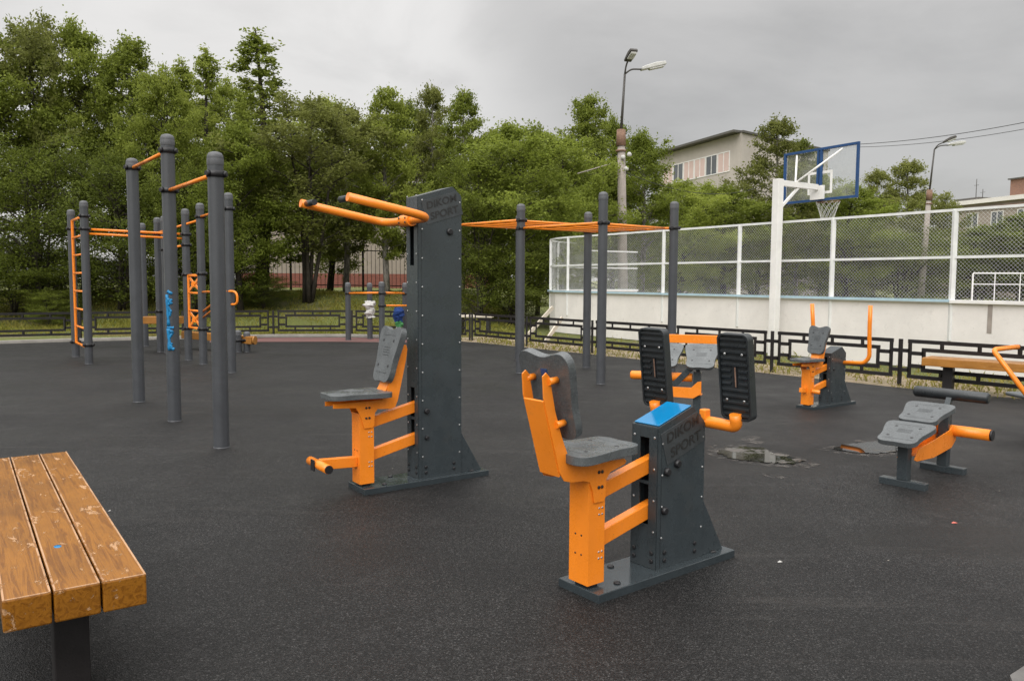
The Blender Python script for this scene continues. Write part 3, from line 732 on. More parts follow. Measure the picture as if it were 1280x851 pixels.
# ---- rower at the right edge (mostly out of the picture)
def rower():
    p0, p1, p2 = at(1272, 433.5, 7.5), at(1241, 437, 7.4), at(1283, 493, 7.1)
    root = thing('rowing_trainer', 'rowing trainer with orange bent handlebar cut by the right picture edge', 'exercise machine', (p1.x+.5, p1.y-.2, 0), 0, 'outdoor exercise machines')
    o = Vector(root.location)
    d = (p2-p1).normalized(); e = p1 + d*((p1.z-.27)/-d.z)
    q0 = p1+(p0-p1)*1.02
    b = MB(); b.tube(arc([q0-o, p1-o, e-o], .05, 6), .0225, 14); b.build('handlebar', 'orange', root)
    b = MB(); b.tube([q0-o, q0+(p0-p1).normalized()*.015-o], .021, 12); b.build('end_cap', 'black', root)
    MB().box(-.16, .75, .05-.16, .05+.16, 0, .05).build('base_plate', 'dark', root, bevel=.005)
    MB().box(.02, .12, -.02, .12, .05, .40).build('upright', 'orange', root, bevel=.005)
    pc = at(1291, 494.5, 7.3)-o
    MB().prism([(-.15, -.018), (-.16, 0), (-.15, .018), (.3, .018), (.3, -.018)], -.16, .16, 0, Matrix.Translation(pc)).build('seat', 'pad', root, bevel=.008)
    MB().bar((pc.x+.05, pc.y, pc.z-.018), (.07, .05, .30), .05, .05).build('seat_stem', 'dark', root)
    MB().box(e.x-o.x-.06, e.x-o.x+.06, e.y-o.y-.05, e.y-o.y+.05, .05, .30).build('pivot_box', 'dark', root, bevel=.005)
rower()

# ---------------------------------------------------------------- wooden benches
def wooden_bench():
    root = thing('wooden_bench', 'worn varnished three plank timber bench nearest the camera, blue paint dab on it', 'bench', (0, 0, 0), 0, 'timber benches')
    L, W, T, Z = 2.34, .134, .105, .45
    for i in range(3):
        y0 = -.207+i*(W+.0065)
        b = MB(); b.box(0, L, y0, y0+W, Z-T, Z)
        p = b.build('plank', ['wood'], root, bevel=.006)
        q = MB()
        for yy in (y0+.001, y0+W-.007): q.box(.003, L-.003, yy, yy+.006, Z-.003, Z+.0008)
        q.box(.002, .008, y0+.008, y0+W-.008, Z-.003, Z+.0008)
        q.build('worn_edge', 'woodedge', p)
    for x in (.28, L-.28):
        b = MB(); b.box(x-.06, x+.06, -.055, .055, 0, Z-T-.008); b.box(x-.05, x+.05, -.19, .19, Z-T-.008, Z-T); b.build('leg', 'fence_black', root, bevel=.004)
    return root
NB = wooden_bench()
pA, pB = gp(183, 717, .45), gp(83, 563.5, .45)     # near right and far right top corners
d = (pB-pA).normalized(); left = Vector((-d.y, d.x, 0)); c = pA + left*.207
NB2 = copy_tree(NB)
NB.location = (c.x, c.y, 0); NB.rotation_euler.z = math.atan2(d.y, d.x)
dp = gp(72, 682, .452); MBd = MB(); rel = dp - Vector((c.x, c.y, 0)); lx, ly = rel.dot(d), rel.dot(left)
MBd.lathe((0, 0, 0), [(.0, .0012), (.012, .0012), (.016, 0)], 14)
sp_ = MBd.build('paint_dab', 'blue_gloss', NB); sp_.location = (lx, ly, .4505); sp_.scale = (1.3, .8, 1)
# second bench at the far right
pA, pB = gp(1152, 447, .45), gp(1280, 455.5, .45); d = (pB-pA).normalized(); left = Vector((-d.y, d.x, 0)); c = pA + left*.207
NB2.location = (c.x, c.y, 0); NB2.rotation_euler.z = math.atan2(d.y, d.x)
NB2['label'] = 'orange timber bench with one dark leg in view beside the right fence'
for ch in NB2.children:
    if ch.name.startswith('plank'):
        ch.data = ch.data.copy(); ch.data.materials[0] = MT['wood2']

# ---------------------------------------------------------------- pull up posts
def post_part(root, x, y, h, clamps=(), r=.065, z0=0.):
    b = MB(); seg = 40
    pts = []
    for z in (z0, h-.11): pts.append(z)
    vs = []
    for z in pts:
        for k in range(seg):
            rr = r*(.968 if k % 5 == 0 else 1.0); th = 2*PI*k/seg; vs.append((x+rr*math.cos(th), y+rr*math.sin(th), z))
    b._add(vs, [(k, (k+1) % seg, seg+(k+1) % seg, seg+k) for k in range(seg)], 0, True)
    b.lathe((x, y, z0), [(r*1.07, 0), (r*1.06, .010), (r*1.0, .014)], 20, 0)
    p = b.build('post', 'post', root)
    MB().lathe((x, y, h-.112), [(r*1.03, 0), (r*1.05, .004), (r*1.05, .05), (r*1.02, .056), (r*1.04, .06), (r*.98, .082), (r*.8, .102), (r*.4, .112), (0, .114)], 20).build('cap', 'cap', p)
    for z in clamps:
        c = MB(); c.lathe((x, y, z-.028), [(r*1.01, 0), (r*1.16, .003), (r*1.16, .053), (r*1.01, .056)], 20)
        for a in (0, 2.1, 4.2):
            c.tube([(x+math.cos(a)*r*1.1, y+math.sin(a)*r*1.1, z), (x+math.cos(a)*r*1.5, y+math.sin(a)*r*1.5, z)], [.03, .022], 8)
        c.build('clamp', 'black', p)
    return p
def bar_part(root, p0, p1, r=.019, name='bar', mat='orange'):
    return MB().tube([p0, p1], r, 12).build(name, mat, root)
g1, g2, g3_ = gp(174, 502.5), gp(218.5, 526.5), gp(277, 559.5)
pu = thing('pullup_frame', 'three tall grey posts joined by two stepped orange pull up bars', 'pull-up bars', g2, 0, 'workout frames')
q1, q2, q3 = g1-g2, Vector((0, 0, 0)), g3_-g2
h1, h2, h3 = hz(g1, 198), hz(g2, 168), hz(g3_, 190)
c1_, c2a, c2b, c3_ = hz(g1, 210), hz(g2, 189), hz(g2, 241.5), hz(g3_, 214)
hi = (c1_+c2a)/2; lo = (c2b+c3_)/2
post_part(pu, q1.x, q1.y, h1, [hi]); pm = post_part(pu, 0, 0, h2, [hi, lo]); post_part(pu, q3.x, q3.y, h3, [lo])
bar_part(pu, (q1.x, q1.y, hi), (0, 0, hi)); bar_part(pu, (0, 0, lo), (q3.x, q3.y, lo))
# blue sprayed scrawl on the middle post (a thin skin following the round post)
gr = MB(); rr = random.Random(5)
face = math.atan2(-g2.y, -g2.x)
def stroke(a0, z0, a1, z1, wdt):
    pts = [(math.cos(face+a0+(a1-a0)*j/8)*.0605, math.sin(face+a0+(a1-a0)*j/8)*.0605, z0+(z1-z0)*j/8) for j in range(9)]
    gr.tube(pts, [wdt*rr.uniform(.75, 1.15) for _ in pts], 6)
for k in range(11):
    z = 1.30-.055*k
    if k in (2, 4, 5, 8): continue
    w0_, w1_ = rr.uniform(-.75, -.45), rr.uniform(-.2, .2)
    stroke(w0_, z+rr.uniform(-.01, .03), w1_, z+rr.uniform(-.05, .0), .017)
    if k % 2: stroke(w1_, z, w0_+.2, z-.06, .014)
stroke(-.7, 1.29, -.55, .98, .018); stroke(-.6, .95, -.45, .73, .02)
gr.build('spray_paint', 'spray', pm)

# ---- climbing frame behind
P = {k: gp(*v) for k, v in dict(a=(95, 446), b=(111.5, 455), c=(182, 433), d=(201, 440), e=(209.5, 441), f=(236, 450.5), g=(254.5, 455.5), h=(290, 466)).items()}
TOP = dict(a=262, b=251, c=279, d=272, e=270, f=261, g=254, h=241)
cf = thing('climbing_frame', 'workout frame of eight grey posts with orange ladder and cross panels', 'climbing frame', P['e'], 0, 'workout frames')
L_ = {k: v-P['e'] for k, v in P.items()}; HH = {k: hz(P[k], TOP[k]) for k in P}
CL = dict(a=[hz(P['a'], 286), hz(P['a'], 427)], b=[hz(P['b'], 270), hz(P['b'], 286), hz(P['b'], 431)], c=[hz(P['c'], 291)], d=[hz(P['d'], 293), hz(P['d'], 389)], e=[hz(P['e'], 312)],
          f=[hz(P['f'], 293), hz(P['f'], 306), hz(P['f'], 343), hz(P['f'], 410)], g=[hz(P['g'], 271), hz(P['g'], 342), hz(P['g'], 411)], h=[hz(P['h'], 261)])
for k in 'abcdefgh': post_part(cf, L_[k].x, L_[k].y, HH[k], CL[k])
def up(p, z): return Vector((p.x, p.y, z))
def lad(pa, pb, za, zb, nr, panels=(), off=.12):
    d = (pb-pa).normalized(); a, b = pa+d*off, pb-d*off
    for s in (a, b): MB().bar(up(s, za), up(s, zb), .03, .045).build('ladder_rail', 'orange', cf, bevel=.003)
    for i in range(nr+1):
        z = za+(zb-za)*i/nr; MB().tube([up(a, z), up(b, z)], .018, 10).build('rung', 'orange', cf)
    for z in (za+.01, zb-.01): MB().tube([up(pa, z), up(pb, z)], .018, 10).build('rung', 'orange', cf)
    for (k0, k1) in panels:
        z0, z1 = za+(zb-za)*k0/nr, za+(zb-za)*k1/nr
        b_ = MB(); b_.bar(up(a, z0+.03), up(b, z1-.03), .012, .05); b_.bar(up(a, z1-.03)+Vector((0, .014, 0)), up(b, z0+.03)+Vector((0, .014, 0)), .012, .05)
        m_ = (a+b)/2; b_.tube([up(m_, (z0+z1)/2)-Vector((0, .012, 0)), up(m_, (z0+z1)/2)+Vector((0, .03, 0))], .05, 12)
        b_.build('cross_panel', 'orange', cf)
lad(L_['a'], L_['b'], hz(P['a'], 428), hz(P['a'], 276), 7)
lad(L_['f'], L_['g'], hz(P['f'], 409), hz(P['f'], 344), 3, [(0, 1), (2, 3)], off=.10)
zb_ = hz(P['b'], 286.5)
for s in (-.13, .0):
    bar_part(cf, up(L_['b'], zb_+s*.55), up(L_['f'], hz(P['f'], 293)+s*.6), .02)
bar_part(cf, up(L_['g'], hz(P['g'], 271)), up(L_['h'], hz(P['h'], 261)), .02)
bar_part(cf, up(L_['g'], hz(P['g'], 275)), up(L_['d'], hz(P['d'], 291)), .02)
bar_part(cf, up(L_['c'], hz(P['c'], 291)), up(L_['e'], hz(P['e'], 292)), .02)
bar_part(cf, up(L_['e'], hz(P['e'], 312)), up(L_['f'], hz(P['f'], 306)), .02)
# dip handles on the right post
zd = hz(P['h'], 364)
b = MB(); g_, h_ = L_['g'], L_['h']
b.tube(arc([up(g_, hz(P['g'], 365)), up(h_, zd)+Vector((-.09, -.02, 0)), up(h_, zd)+Vector((.14, -.1, 0)), up(h_, zd-.2)+Vector((.14, -.1, 0)), up(h_, zd-.2)+Vector((-.0, -.03, 0))], .11, 8), .018, 10); b.build('dip_handle', 'orange', cf)
for py in (388, 395.5):
    z0, z1 = hz(P['g'], py+2), hz(P['h'], py-26)
    bar_part(cf, up(g_, z0), up(h_, z1), .017, 'brace')
# inclined board on the far post and low sit up board
ib = thing('sit_up_board', 'short orange timber board on a dark stub beside the far posts', 'exercise board', gp(200, 438), 0, 'workout frames')
z = hz(gp(200, 438), 399)
MB().box(-.25, .5, -.25, .05, z-.08, z+.06).build('board', 'wood2', ib, bevel=.006)
MB().box(.0, .14, -.14, -.0, 0, z-.08).build('leg', 'black', ib, bevel=.004)
lb = gp(309, 440); low = thing('push_up_board', 'low orange timber beam held by two short grey posts at the far kerb', 'exercise board', lb, 0, 'workout frames')
lz = hz(lb, 425); l0 = gp(297, 441)-lb
post_part(low, 0, 0, hz(lb, 414.5), [lz]); post_part(low, l0.x-.02, l0.y+.1, hz(gp(297, 441), 413), [lz])
e0, e1 = gp(317, 441)-lb, gp(228, 436)-lb
MB().bar((.16, -.06, lz), (e1.x, e1.y+.1, lz+.05), .16, .15).build('beam', 'wood2', low, bevel=.01)
MB().tube([(.155, -.06, lz), (.19, -.066, lz)], .085, 14).build('beam_end', 'wood2', low)

# ---- low bars behind the tower
lowp = [gp(435.5, 425.5), gp(462.5, 424), gp(477.5, 431), gp(506.5, 425)]
ps = thing('parallel_bars', 'low frame of four short posts with thin orange bars by the red strip', 'parallel bars', lowp[0], 0, 'workout frames')
lp = [p-lowp[0] for p in lowp]; lt = [hz(lowp[0], 353), hz(lowp[1], 353.5), hz(lowp[2], 352), hz(lowp[3], 353.5)]
zb0 = hz(lowp[0], 366.5); zb2 = hz(lowp[2], 382); zb3 = hz(lowp[3], 382)
post_part(ps, 0, 0, lt[0], [zb0]); pw = post_part(ps, lp[1].x, lp[1].y, lt[1]); post_part(ps, lp[2].x, lp[2].y, lt[2], [hz(lowp[2], 366.5), zb2]); post_part(ps, lp[3].x, lp[3].y, lt[3], [hz(lowp[3], 367)])
bar_part(ps, (0, 0, zb0), up(lp[2], hz(lowp[2], 366)), .022); bar_part(ps, up(lp[2], hz(lowp[2], 366)), up(lp[3], hz(lowp[3], 366.5)), .022)
bar_part(ps, up(lp[2], zb2), up(lp[3], hz(lowp[3], 382))+Vector((.3, 0, 0)), .022)
b = MB(); z0 = hz(lowp[1], 376); 
rq = random.Random(9); ring = []
for j in range(9):
    for k in range(14):
        th = 2*PI*k/14; rr_ = .082+.035*rq.random()+.03*math.sin(j*1.7+k*.5)+(.02 if j in (2, 3, 6) else 0)
        ring.append((lp[1].x+rr_*math.cos(th)*(1.25 if j < 3 else 1), lp[1].y+rr_*math.sin(th), z0-.06*j*.85+rq.uniform(-.015, .015)))
b._add(ring, [(j*14+k, j*14+(k+1) % 14, (j+1)*14+(k+1) % 14, (j+1)*14+k) for j in range(8) for k in range(14)])
b.build('paper_wrap', 'white_cloth', pw)
bc = at(498, 384, lowp[3].y-.35); bagr = thing('hanging_bag', 'blue, green and white bundle hanging below the low orange bar', 'bag', (bc.x, bc.y, 0), 0)
zt, zb1 = bc.z, at(498, 419, bc.y).z
def sack(name, za, zb, r, mat, ox=0):
    hgt = zb-za; q = random.Random(name); vs_ = []; nj, nk = 8, 12
    for j in range(nj):
        t = j/(nj-1); w_ = r*(.45+.75*math.sin(PI*(.12+.76*t)))*.8
        for k in range(nk):
            th = 2*PI*k/nk; rr_ = w_*q.uniform(.68, 1.22); vs_.append((ox+rr_*math.cos(th), rr_*.7*math.sin(th), za+hgt*t+q.uniform(-.02, .02)))
    b = MB(); b._add(vs_, [(j*nk+k, j*nk+(k+1) % nk, (j+1)*nk+(k+1) % nk, (j+1)*nk+k) for j in range(nj-1) for k in range(nk)]+[tuple(range(nk))[::-1], tuple((nj-1)*nk+k for k in range(nk))])
    b.build(name, mat, bagr)
H_ = zt-zb1
sack('blue_cloth', zb1+H_*.5, zt, .15, 'blue_cloth'); sack('green_cloth', zb1+H_*.28, zb1+H_*.55, .11, 'green_cloth', .02); sack('white_cloth', zb1, zb1+H_*.32, .075, 'white_cloth', .0)
MB().tube([(0, .0, zt-.01), (.0, .2, zb3)], .006, 6).build('strap', 'black', bagr)

# ---- monkey bars
ma, mc = gp(650, 466.5), gp(751, 480); 
va = Vector((mc.x-ma.x, mc.y-ma.y, 0)); pn = Vector((-va.y, va.x, 0)).normalized()*va.length*.98
if pn.x < 0: pn = -pn
me_ = mc+Vector((1.19, 1.02, 0)); mbb = gp(733, 459.5); mf = ma-va*1.0; mg = mf+(mbb-ma)
mk = thing('monkey_bars', 'overhead orange monkey bars carried on tall grey posts', 'monkey bars', ma, 0, 'workout frames')
mp_ = {k: v-ma for k, v in dict(a=ma, b=mbb, c=mc, e=me_, f=mf, g=mg).items()}
Z1 = 2.25; Z2 = 2.375
tops = dict(a=255, b=265, c=240, e=252)
for k, p in (('a', ma), ('b', mbb), ('c', mc), ('e', me_), ('f', mf), ('g', mg)):
    ht = hz(p, tops[k]) if k in tops else 2.62
    post_part(mk, mp_[k].x, mp_[k].y, ht, dict(a=[Z1, Z2], b=[Z1, Z2], c=[Z1], e=[Z1], f=[Z2], g=[Z2])[k])
for (p0, p1, p2, p3, z) in (('a', 'c', 'b', 'e', Z1), ('f', 'a', 'g', 'b', Z2)):
    for x, y in ((p0, p1), (p2, p3)): MB().tube([up(mp_[x], z), up(mp_[y], z)], .02, 10).build('rail', 'orange', mk)
    for i in range(5):
        t = (i+.5)/5; a = mp_[p0].lerp(mp_[p1], t); b_ = mp_[p2].lerp(mp_[p3], t)
        MB().tube([up(a, z), up(b_, z)], .021, 10).build('rung', 'orange', mk)

# ---------------------------------------------------------------- low black fences
def fence_panel(b, p0, p1, gap=.13):
    d = (p1-p0); L = d.length; d.normalize(); s = .052
    x0, x1 = gap, L-gap; z0, z1 = .145, .635
    def B(xa, za, xb, zb): b.bar(p0+d*xa+Vector((0, 0, za)), p0+d*xb+Vector((0, 0, zb)), .03, s)
    h = s/2
    B(x0-h, z1, x1+h, z1); B(x0-h, z0, x1+h, z0)
    for x in (x0, x1): B(x, z0+h, x, z1-h)
    i0, i1 = x0+.19, x1-.19; zi0, zi1 = .245, .525
    B(i0-h, zi1, i1+h, zi1); B(i0-h, zi0, i1+h, zi0)
    for x in (i0, i1): B(x, zi0+h, x, zi1-h)
    for x in ((x0+h, i0-h), (i1+h, x1-h)):
        B(x[0], .47, x[1], .47); B(x[0], .295, x[1], .295)
    nv = 3 if L > 1.7 else 2
    for k in range(nv):
        x = i0+(i1-i0)*(k+.5)/nv; B(x, zi1+h, x, z1-h); B(x, z0+h, x, zi0-h)
    for za in (.50, .23): B(.02, za, x0-h, za); B(x1+h, za, L-.02, za)
def low_fence(name, label, posts):
    root = thing(name, label, 'fence', posts[0], 0, 'low black fences'); o = Vector(posts[0])
    for p in posts:
        q = p-o; MB().box(q.x-.022, q.x+.022, q.y-.022, q.y+.022, -.02, .66).build('post', 'fence_black', root)
    for a, b_ in zip(posts[:-1], posts[1:]):
        b = MB(); fence_panel(b, a-o, b_-o); b.build('panel', 'fence_black', root)
low_fence('low_fence', 'low black metal fence running along the white rink, key pattern panels', fR)
fl_ = [gp(590, 426), gp(515, 421.5), gp(440, 419.6), gp(342, 420), gp(229, 422.3), gp(101, 425), gp(-46, 429), gp(-190, 434)]
fl_ = [fR[-1]] + [Vector((p.x, p.y, 0)) for p in fl_[1:]]
low_fence('low_fence', 'low black metal fence in front of the grass bank and trees', [p+Vector((-.06 if i == 0 else 0, .03 if i == 0 else 0, 0)) for i, p in enumerate(fl_)])

# ---------------------------------------------------------------- rink
U = Vector((-.5408, .8412, 0)); V = Vector((.8412, .5408, 0)); K0 = Vector((5.3, 16.0, 0))
CAP, TOPZ, MIDZ = 1.13, 2.62, 1.86
rk = thing('rink_fence', 'white hockey rink boards topped by chain link netting on white posts', 'rink fence', K0, 0)
def chain(name, p0, p1, z0, z1, sp=.045, r=.0019):
    d = (p1-p0); L = d.length; d.normalize(); nrm = Vector((-d.y, d.x, 0)); b = MB(); Hh = z1-z0
    st = sp*1.414
    for sgn in (1, -1):
        k = -Hh
        while k < L+Hh:
            # line x = k + sgn*(z) clipped
            za, zb = 0., Hh
            if sgn > 0: xa, xb = k, k+Hh
            else: xa, xb = k, k-Hh
            t0, t1 = 0., 1.
            dx = xb-xa
            ta, tb = (0-xa)/dx, (L-xa)/dx
            if ta > tb: ta, tb = tb, ta
            t0, t1 = max(0, ta), min(1, tb)
            if t1-t0 > .02:
                A = p0+d*(xa+dx*t0)+Vector((0, 0, z0+Hh*t0))+nrm*(sgn*r); B = p0+d*(xa+dx*t1)+Vector((0, 0, z0+Hh*t1))+nrm*(sgn*r)
                b.tube([A, B], r, 3, 0, caps=False)
            k += st
    return b.build(name, 'wire', rk)
def rink_bay(p0, p1, mid_seams=1, mesh=True, top=TOPZ, post=True):
    d = (p1-p0); L = d.length; d.normalize(); nrm = Vector((d.y, -d.x, 0))   # toward the playground
    b = MB()
    b.bar(p0+Vector((0, 0, CAP/2)), p1+Vector((0, 0, CAP/2)), .03, CAP-.02)
    for k in range(1, mid_seams+1):
        q = p0+d*(L*k/(mid_seams+1)); b.bar(q-d*.018+nrm*.0165+Vector((0, 0, .62)), q+d*.018+nrm*.0165+Vector((0, 0, .62)), .008, .93)
    b.bar(p0+nrm*.022+Vector((0, 0, .16)), p1+nrm*.022+Vector((0, 0, .16)), .012, .2); b.bar(p0+nrm*.020+Vector((0, 0, .36)), p1+nrm*.020+Vector((0, 0, .36)), .010, .022)
    b.build('board', 'white_board', rk)
    b = MB(); b.bar(p0+Vector((0, 0, CAP+.015)), p1+Vector((0, 0, CAP+.012)), .15, .055); b.build('cap_rail', 'white_metal', rk, bevel=.004)
    if (p0+K0).x < 7.4: b = MB(); b.bar(p0-nrm*.075+Vector((0, 0, CAP+.025)), p1-nrm*.075+Vector((0, 0, CAP+.022)), .03, .046); b.build('blue_rail', 'paleblue', rk)
    if mesh:
        for z in (MIDZ, top): MB().bar(p0+Vector((0, 0, z)), p1+Vector((0, 0, z)), .042, .042).build('rail', 'wire', rk)
        chain('netting', p0+d*.02, p1-d*.02, CAP+.05, MIDZ-.02); chain('netting', p0+d*.02, p1-d*.02, MIDZ+.02, top-.02)
    if post:
        b = MB(); b.box(p0.x-.035, p0.x+.035, p0.y-.035, p0.y+.035, .5, top)
        q = p0+nrm*.05; b.box(q.x-.028, q.x+.028, q.y-.028, q.y+.028, .02, CAP-.012)
        b.build('post', 'wire', rk)
ts = [-10.17, -7.94, -5.72, -3.47, -1.22, 1.01, 3.28, 5.53, 7.0]
lp_ = [U*t for t in ts]
for a, b_ in zip(lp_[:-1], lp_[1:]): rink_bay(a, b_)
# rounded corner
RC = 2.6; cc = lp_[-1] + V*RC; ca = []
for k in range(7):
    th = PI/2*k/6; ca.append(cc - V*RC*math.cos(th) + U*RC*math.sin(th))
for k in range(6): rink_bay(ca[k], ca[k+1], 0, True, TOPZ, k % 2 == 0)
ev = [ca[-1]+V*2.2*i for i in range(0, 8)]
for i in range(1): rink_bay(ev[i], ev[i+1], 1, True, 2.4)
# timber props outside the corner
for pa, pb in (((655, 424), (691, 384)), ((679, 431), (703, 397))):
    A = gp(*pa); Y = A.y+.5; B = at(*pb, Y); MB().bar(A-K0, B-K0, .04, .09).build('prop', 'pale_wood', rk)
b = MB(); sq = at(891, 342, 18.2)
tq = -3.47-.62; q0 = U*tq; fd0 = Vector((-V.x, -V.y, 0)); MB().bar(q0+fd0*.0205+Vector((0, 0, CAP-.03)), q0+fd0*.0205+Vector((0, 0, .66)), .004, .07, 0, U).build('stain', 'concrete', rk)
# small grey court surface inside the boards
sheet('court_surface', [(K0+p).to_tuple()[:2] for p in (lp_[0]+V*.1, lp_[-1]+V*.1, ca[3]+(cc-ca[3]).normalized()*.1, ev[0]-U*.1, ev[-1]-U*.1, ev[-1]-U*18, lp_[0]+V*15)], .0, 'kerb')
# far goal frame seen through the netting
gq = at(1215, 370, 30); gl = thing('goal_frame', 'small white goal frame inside the rink seen through the netting', 'goal', (gq.x, gq.y, 0), R(-12))
ght = at(1215, 342, 30).z
b = MB(); b.bar((0, 0, 0), (0, 0, ght), .05, .05); b.bar((3., 0, 0), (3., 0, ght), .05, .05); b.bar((0, 0, ght+.02), (3., 0, ght+.02), .05, .05); b.build('frame', 'white_metal', gl)
b = MB(); b.bar((.03, 0, ght*.78), (2.97, 0, ght*.78), .03, .035); b.bar((.75, 0, 0), (.75, 0, ght-.01), .03, .03); b.bar((1.6, 0, 0), (1.6, 0, ght-.01), .03, .03); b.build('brace', 'white_metal', gl)

# ---------------------------------------------------------------- basketball hoop
bp = Vector((5.12, 15.62, 0)); nx_ = Vector((.868, .496, 0)); rzb = math.atan2(nx_.y, nx_.x)
bk = thing('basketball_hoop', 'white basketball post with clear backboard framed in blue', 'basketball hoop', bp, rzb)
MB().box(-.075, .075, -.075, .075, 0, 3.42).build('post', 'white_metal', bk, bevel=.008)
MB().bar((.075, 0, 3.35), (1.10, 0, 3.33), .08, .11).build('arm', 'white_metal', bk, bevel=.006)
b = MB(); b.bar((.06, 0, 2.86), (.56, 0, 3.29), .045, .045); b.build('brace', 'white_metal', bk)
bx = 1.16; bz0, bz1 = 3.06, 4.11
b = MB(); b.tube([(.5, -.02, 3.40), (bx-.03, -.55, 4.02)], .02, 10); b.build('stay', 'white_metal', bk)
b = MB(); b.tube([(.5, .02, 3.40), (bx-.03, .55, 4.02)], .02, 10); b.build('stay', 'white_metal', bk)
b = MB(); b.box(bx-.07, bx-.022, -.16, .16, 3.09, 3.36); b.build('mount_plate', 'white_metal', bk, bevel=.003)
bf = MB()
for y0, y1, z0, z1 in ((-.9, .9, bz0, bz0+.048), (-.9, .9, bz1-.048, bz1), (-.9, -.852, bz0+.048, bz1-.048), (.852, .9, bz0+.048, bz1-.048), (-.06, -.015, bz0+.048, bz1-.048), (.015, .06, bz0+.048, bz1-.048)):
    bf.box(bx-.02, bx+.025, y0, y1, z0, z1)
bo = bf.build('backboard_frame', 'blue', bk, bevel=.003)
MB().box(bx+.026, bx+.034, -.895, .895, bz0+.005, bz1-.005).build('pane', 'acrylic', bo)
b = MB()
for y0, y1, z0, z1 in ((-.295, .295, 3.20, 3.25), (-.295, .295, 3.60, 3.65), (-.295, -.245, 3.25, 3.60), (.245, .295, 3.25, 3.60)): b.box(bx+.018, bx+.0255, y0, y1, z0, z1)
for y0, y1, z0, z1 in ((-.89, .89, bz1-.05, bz1-.01), (-.89, -.85, bz0+.05, bz1-.05), (.85, .89, bz0+.05, bz1-.05)): b.box(bx+.0345, bx+.037, y0, y1, z0, z1)
b.build('target_lines', 'white_metal', bo)
rim = [(bx+.28+.225*math.cos(2*PI*k/24), .225*math.sin(2*PI*k/24), 3.07) for k in range(25)]
b = MB(); b.tube(rim, .009, 8); b.box(bx+.038, bx+.07, -.06, .06, 3.03, 3.1); rimo = b.build('rim', 'rust', bk)
b = MB()
for k in range(12):
    for s in (1, -1):
        pts = []
        for j in range(7):
            t = j/6; r = .225*(1-.5*t**.8)+.01; a = 2*PI*(k+s*t*2.0)/12; pts.append((bx+.28+r*math.cos(a), r*math.sin(a), 3.06-.33*t))
        b.tube(pts, .0032, 4, caps=False)
b.build('net', 'net', rimo)

# ---------------------------------------------------------------- street lamps
def street_lamp(label, base, ptop, mast_top, heads, r0, r1, insul):
    root = thing('street_lamp', label, 'street lamp', base, 0, 'street lamps')
    o = Vector(base)
    b = MB(); b.tube([(0, 0, 0), ptop-o], [r0, r1], 12); b.build('concrete_pole', 'concrete', root)
    b = MB(); b.tube([ptop-o-Vector((0, 0, .55)), ptop-o+Vector((0, 0, .02))], [r1*1.35, r1*1.2], 12); b.tube([ptop-o-Vector((0, 0, .75)), ptop-o-Vector((0, 0, .70))], [r1*1.5, r1*1.5], 12); b.build('collar', 'rust', root)
    b = MB(); b.tube([ptop-o, mast_top-o], [.05, .04], 10); m_ = b.build('mast', 'lamp_metal', root)
    for (e, hd, hl) in heads:
        mid = mast_top.lerp(e, .35)+Vector((0, 0, .12))
        b = MB(); b.tube(arc([mast_top-o, mid-o, e-o], .4, 5), .03, 8); b.build('lamp_arm', 'lamp_metal', root)
        hd = hd.normalized(); side = hd.cross(Vector((0, 0, 1))).normalized(); upv = side.cross(hd)
        Mx = Matrix(((hd.x, side.x, upv.x, e.x-o.x), (hd.y, side.y, upv.y, e.y-o.y), (hd.z, side.z, upv.z, e.z-o.z), (0, 0, 0, 1)))
        b = MB(); b.prism([(-.05, -.03), (-.05, .05), (.1, .09), (hl*.6, .13), (hl, .10), (hl*1.03, .02), (hl, -.02)], -.14, .14, 0, Mx)
        hdo = b.build('lamp_head', 'lamp_glass' if hl > .7 else 'lamp_metal', root, bevel=.03, seg=2)
        b = MB(); b.prism([(.25*hl, -.02), (.3*hl, -.08), (.9*hl, -.08), (.97*hl, -.02)], -.11, .11, 0, Mx); b.build('lamp_cover', 'lamp_glass', hdo, bevel=.02)
    if insul:
        b = MB()
        for (dx, dz) in insul: b.lathe((dx, -.2, ptop.z-o.z+dz), [(.0, 0), (.07, .01), (.09, .08), (.05, .14), (0, .16)], 10)
        b.build('insulator', 'white_cloth', root)
    return root
Yl = 29.0; base = at(779.5, 362, Yl); base = Vector((base.x, base.y, 0)); pt = at(776.5, 163, Yl); mt_ = at(781, 93, Yl)
l1 = street_lamp('tall concrete street lamp with two heads rising above the trees by the rink end', base, pt, mt_, [(at(785, 76, Yl-.2), Vector((.25, -.85, .35)), .55), (at(803, 87, Yl), Vector((1, .1, .24)), .85)], .20, .13, [(-.12, -1.05), (.1, -.95), (0, -1.45)])
e0 = at(770, 203, Yl)-base; b = MB(); e1 = at(722, 217, Yl-2.)-base; b.tube([e0, e1], .018, 6); b.build('side_bracket', 'concrete', l1)
Yl = 44.0; base2 = at(1150.5, 372, Yl); base2 = Vector((base2.x, base2.y, 0)); pt2 = at(1162, 238, Yl); mt2 = at(1168, 187, Yl)
l2 = street_lamp('leaning concrete street lamp with two heads at the right beyond the rink', base2, pt2, mt2, [(at(1180, 178, Yl-.4), Vector((.8, -.4, .35)), .62), (at(1186, 181.5, Yl), Vector((1, .1, .15)), .9)], .19, .12, [])
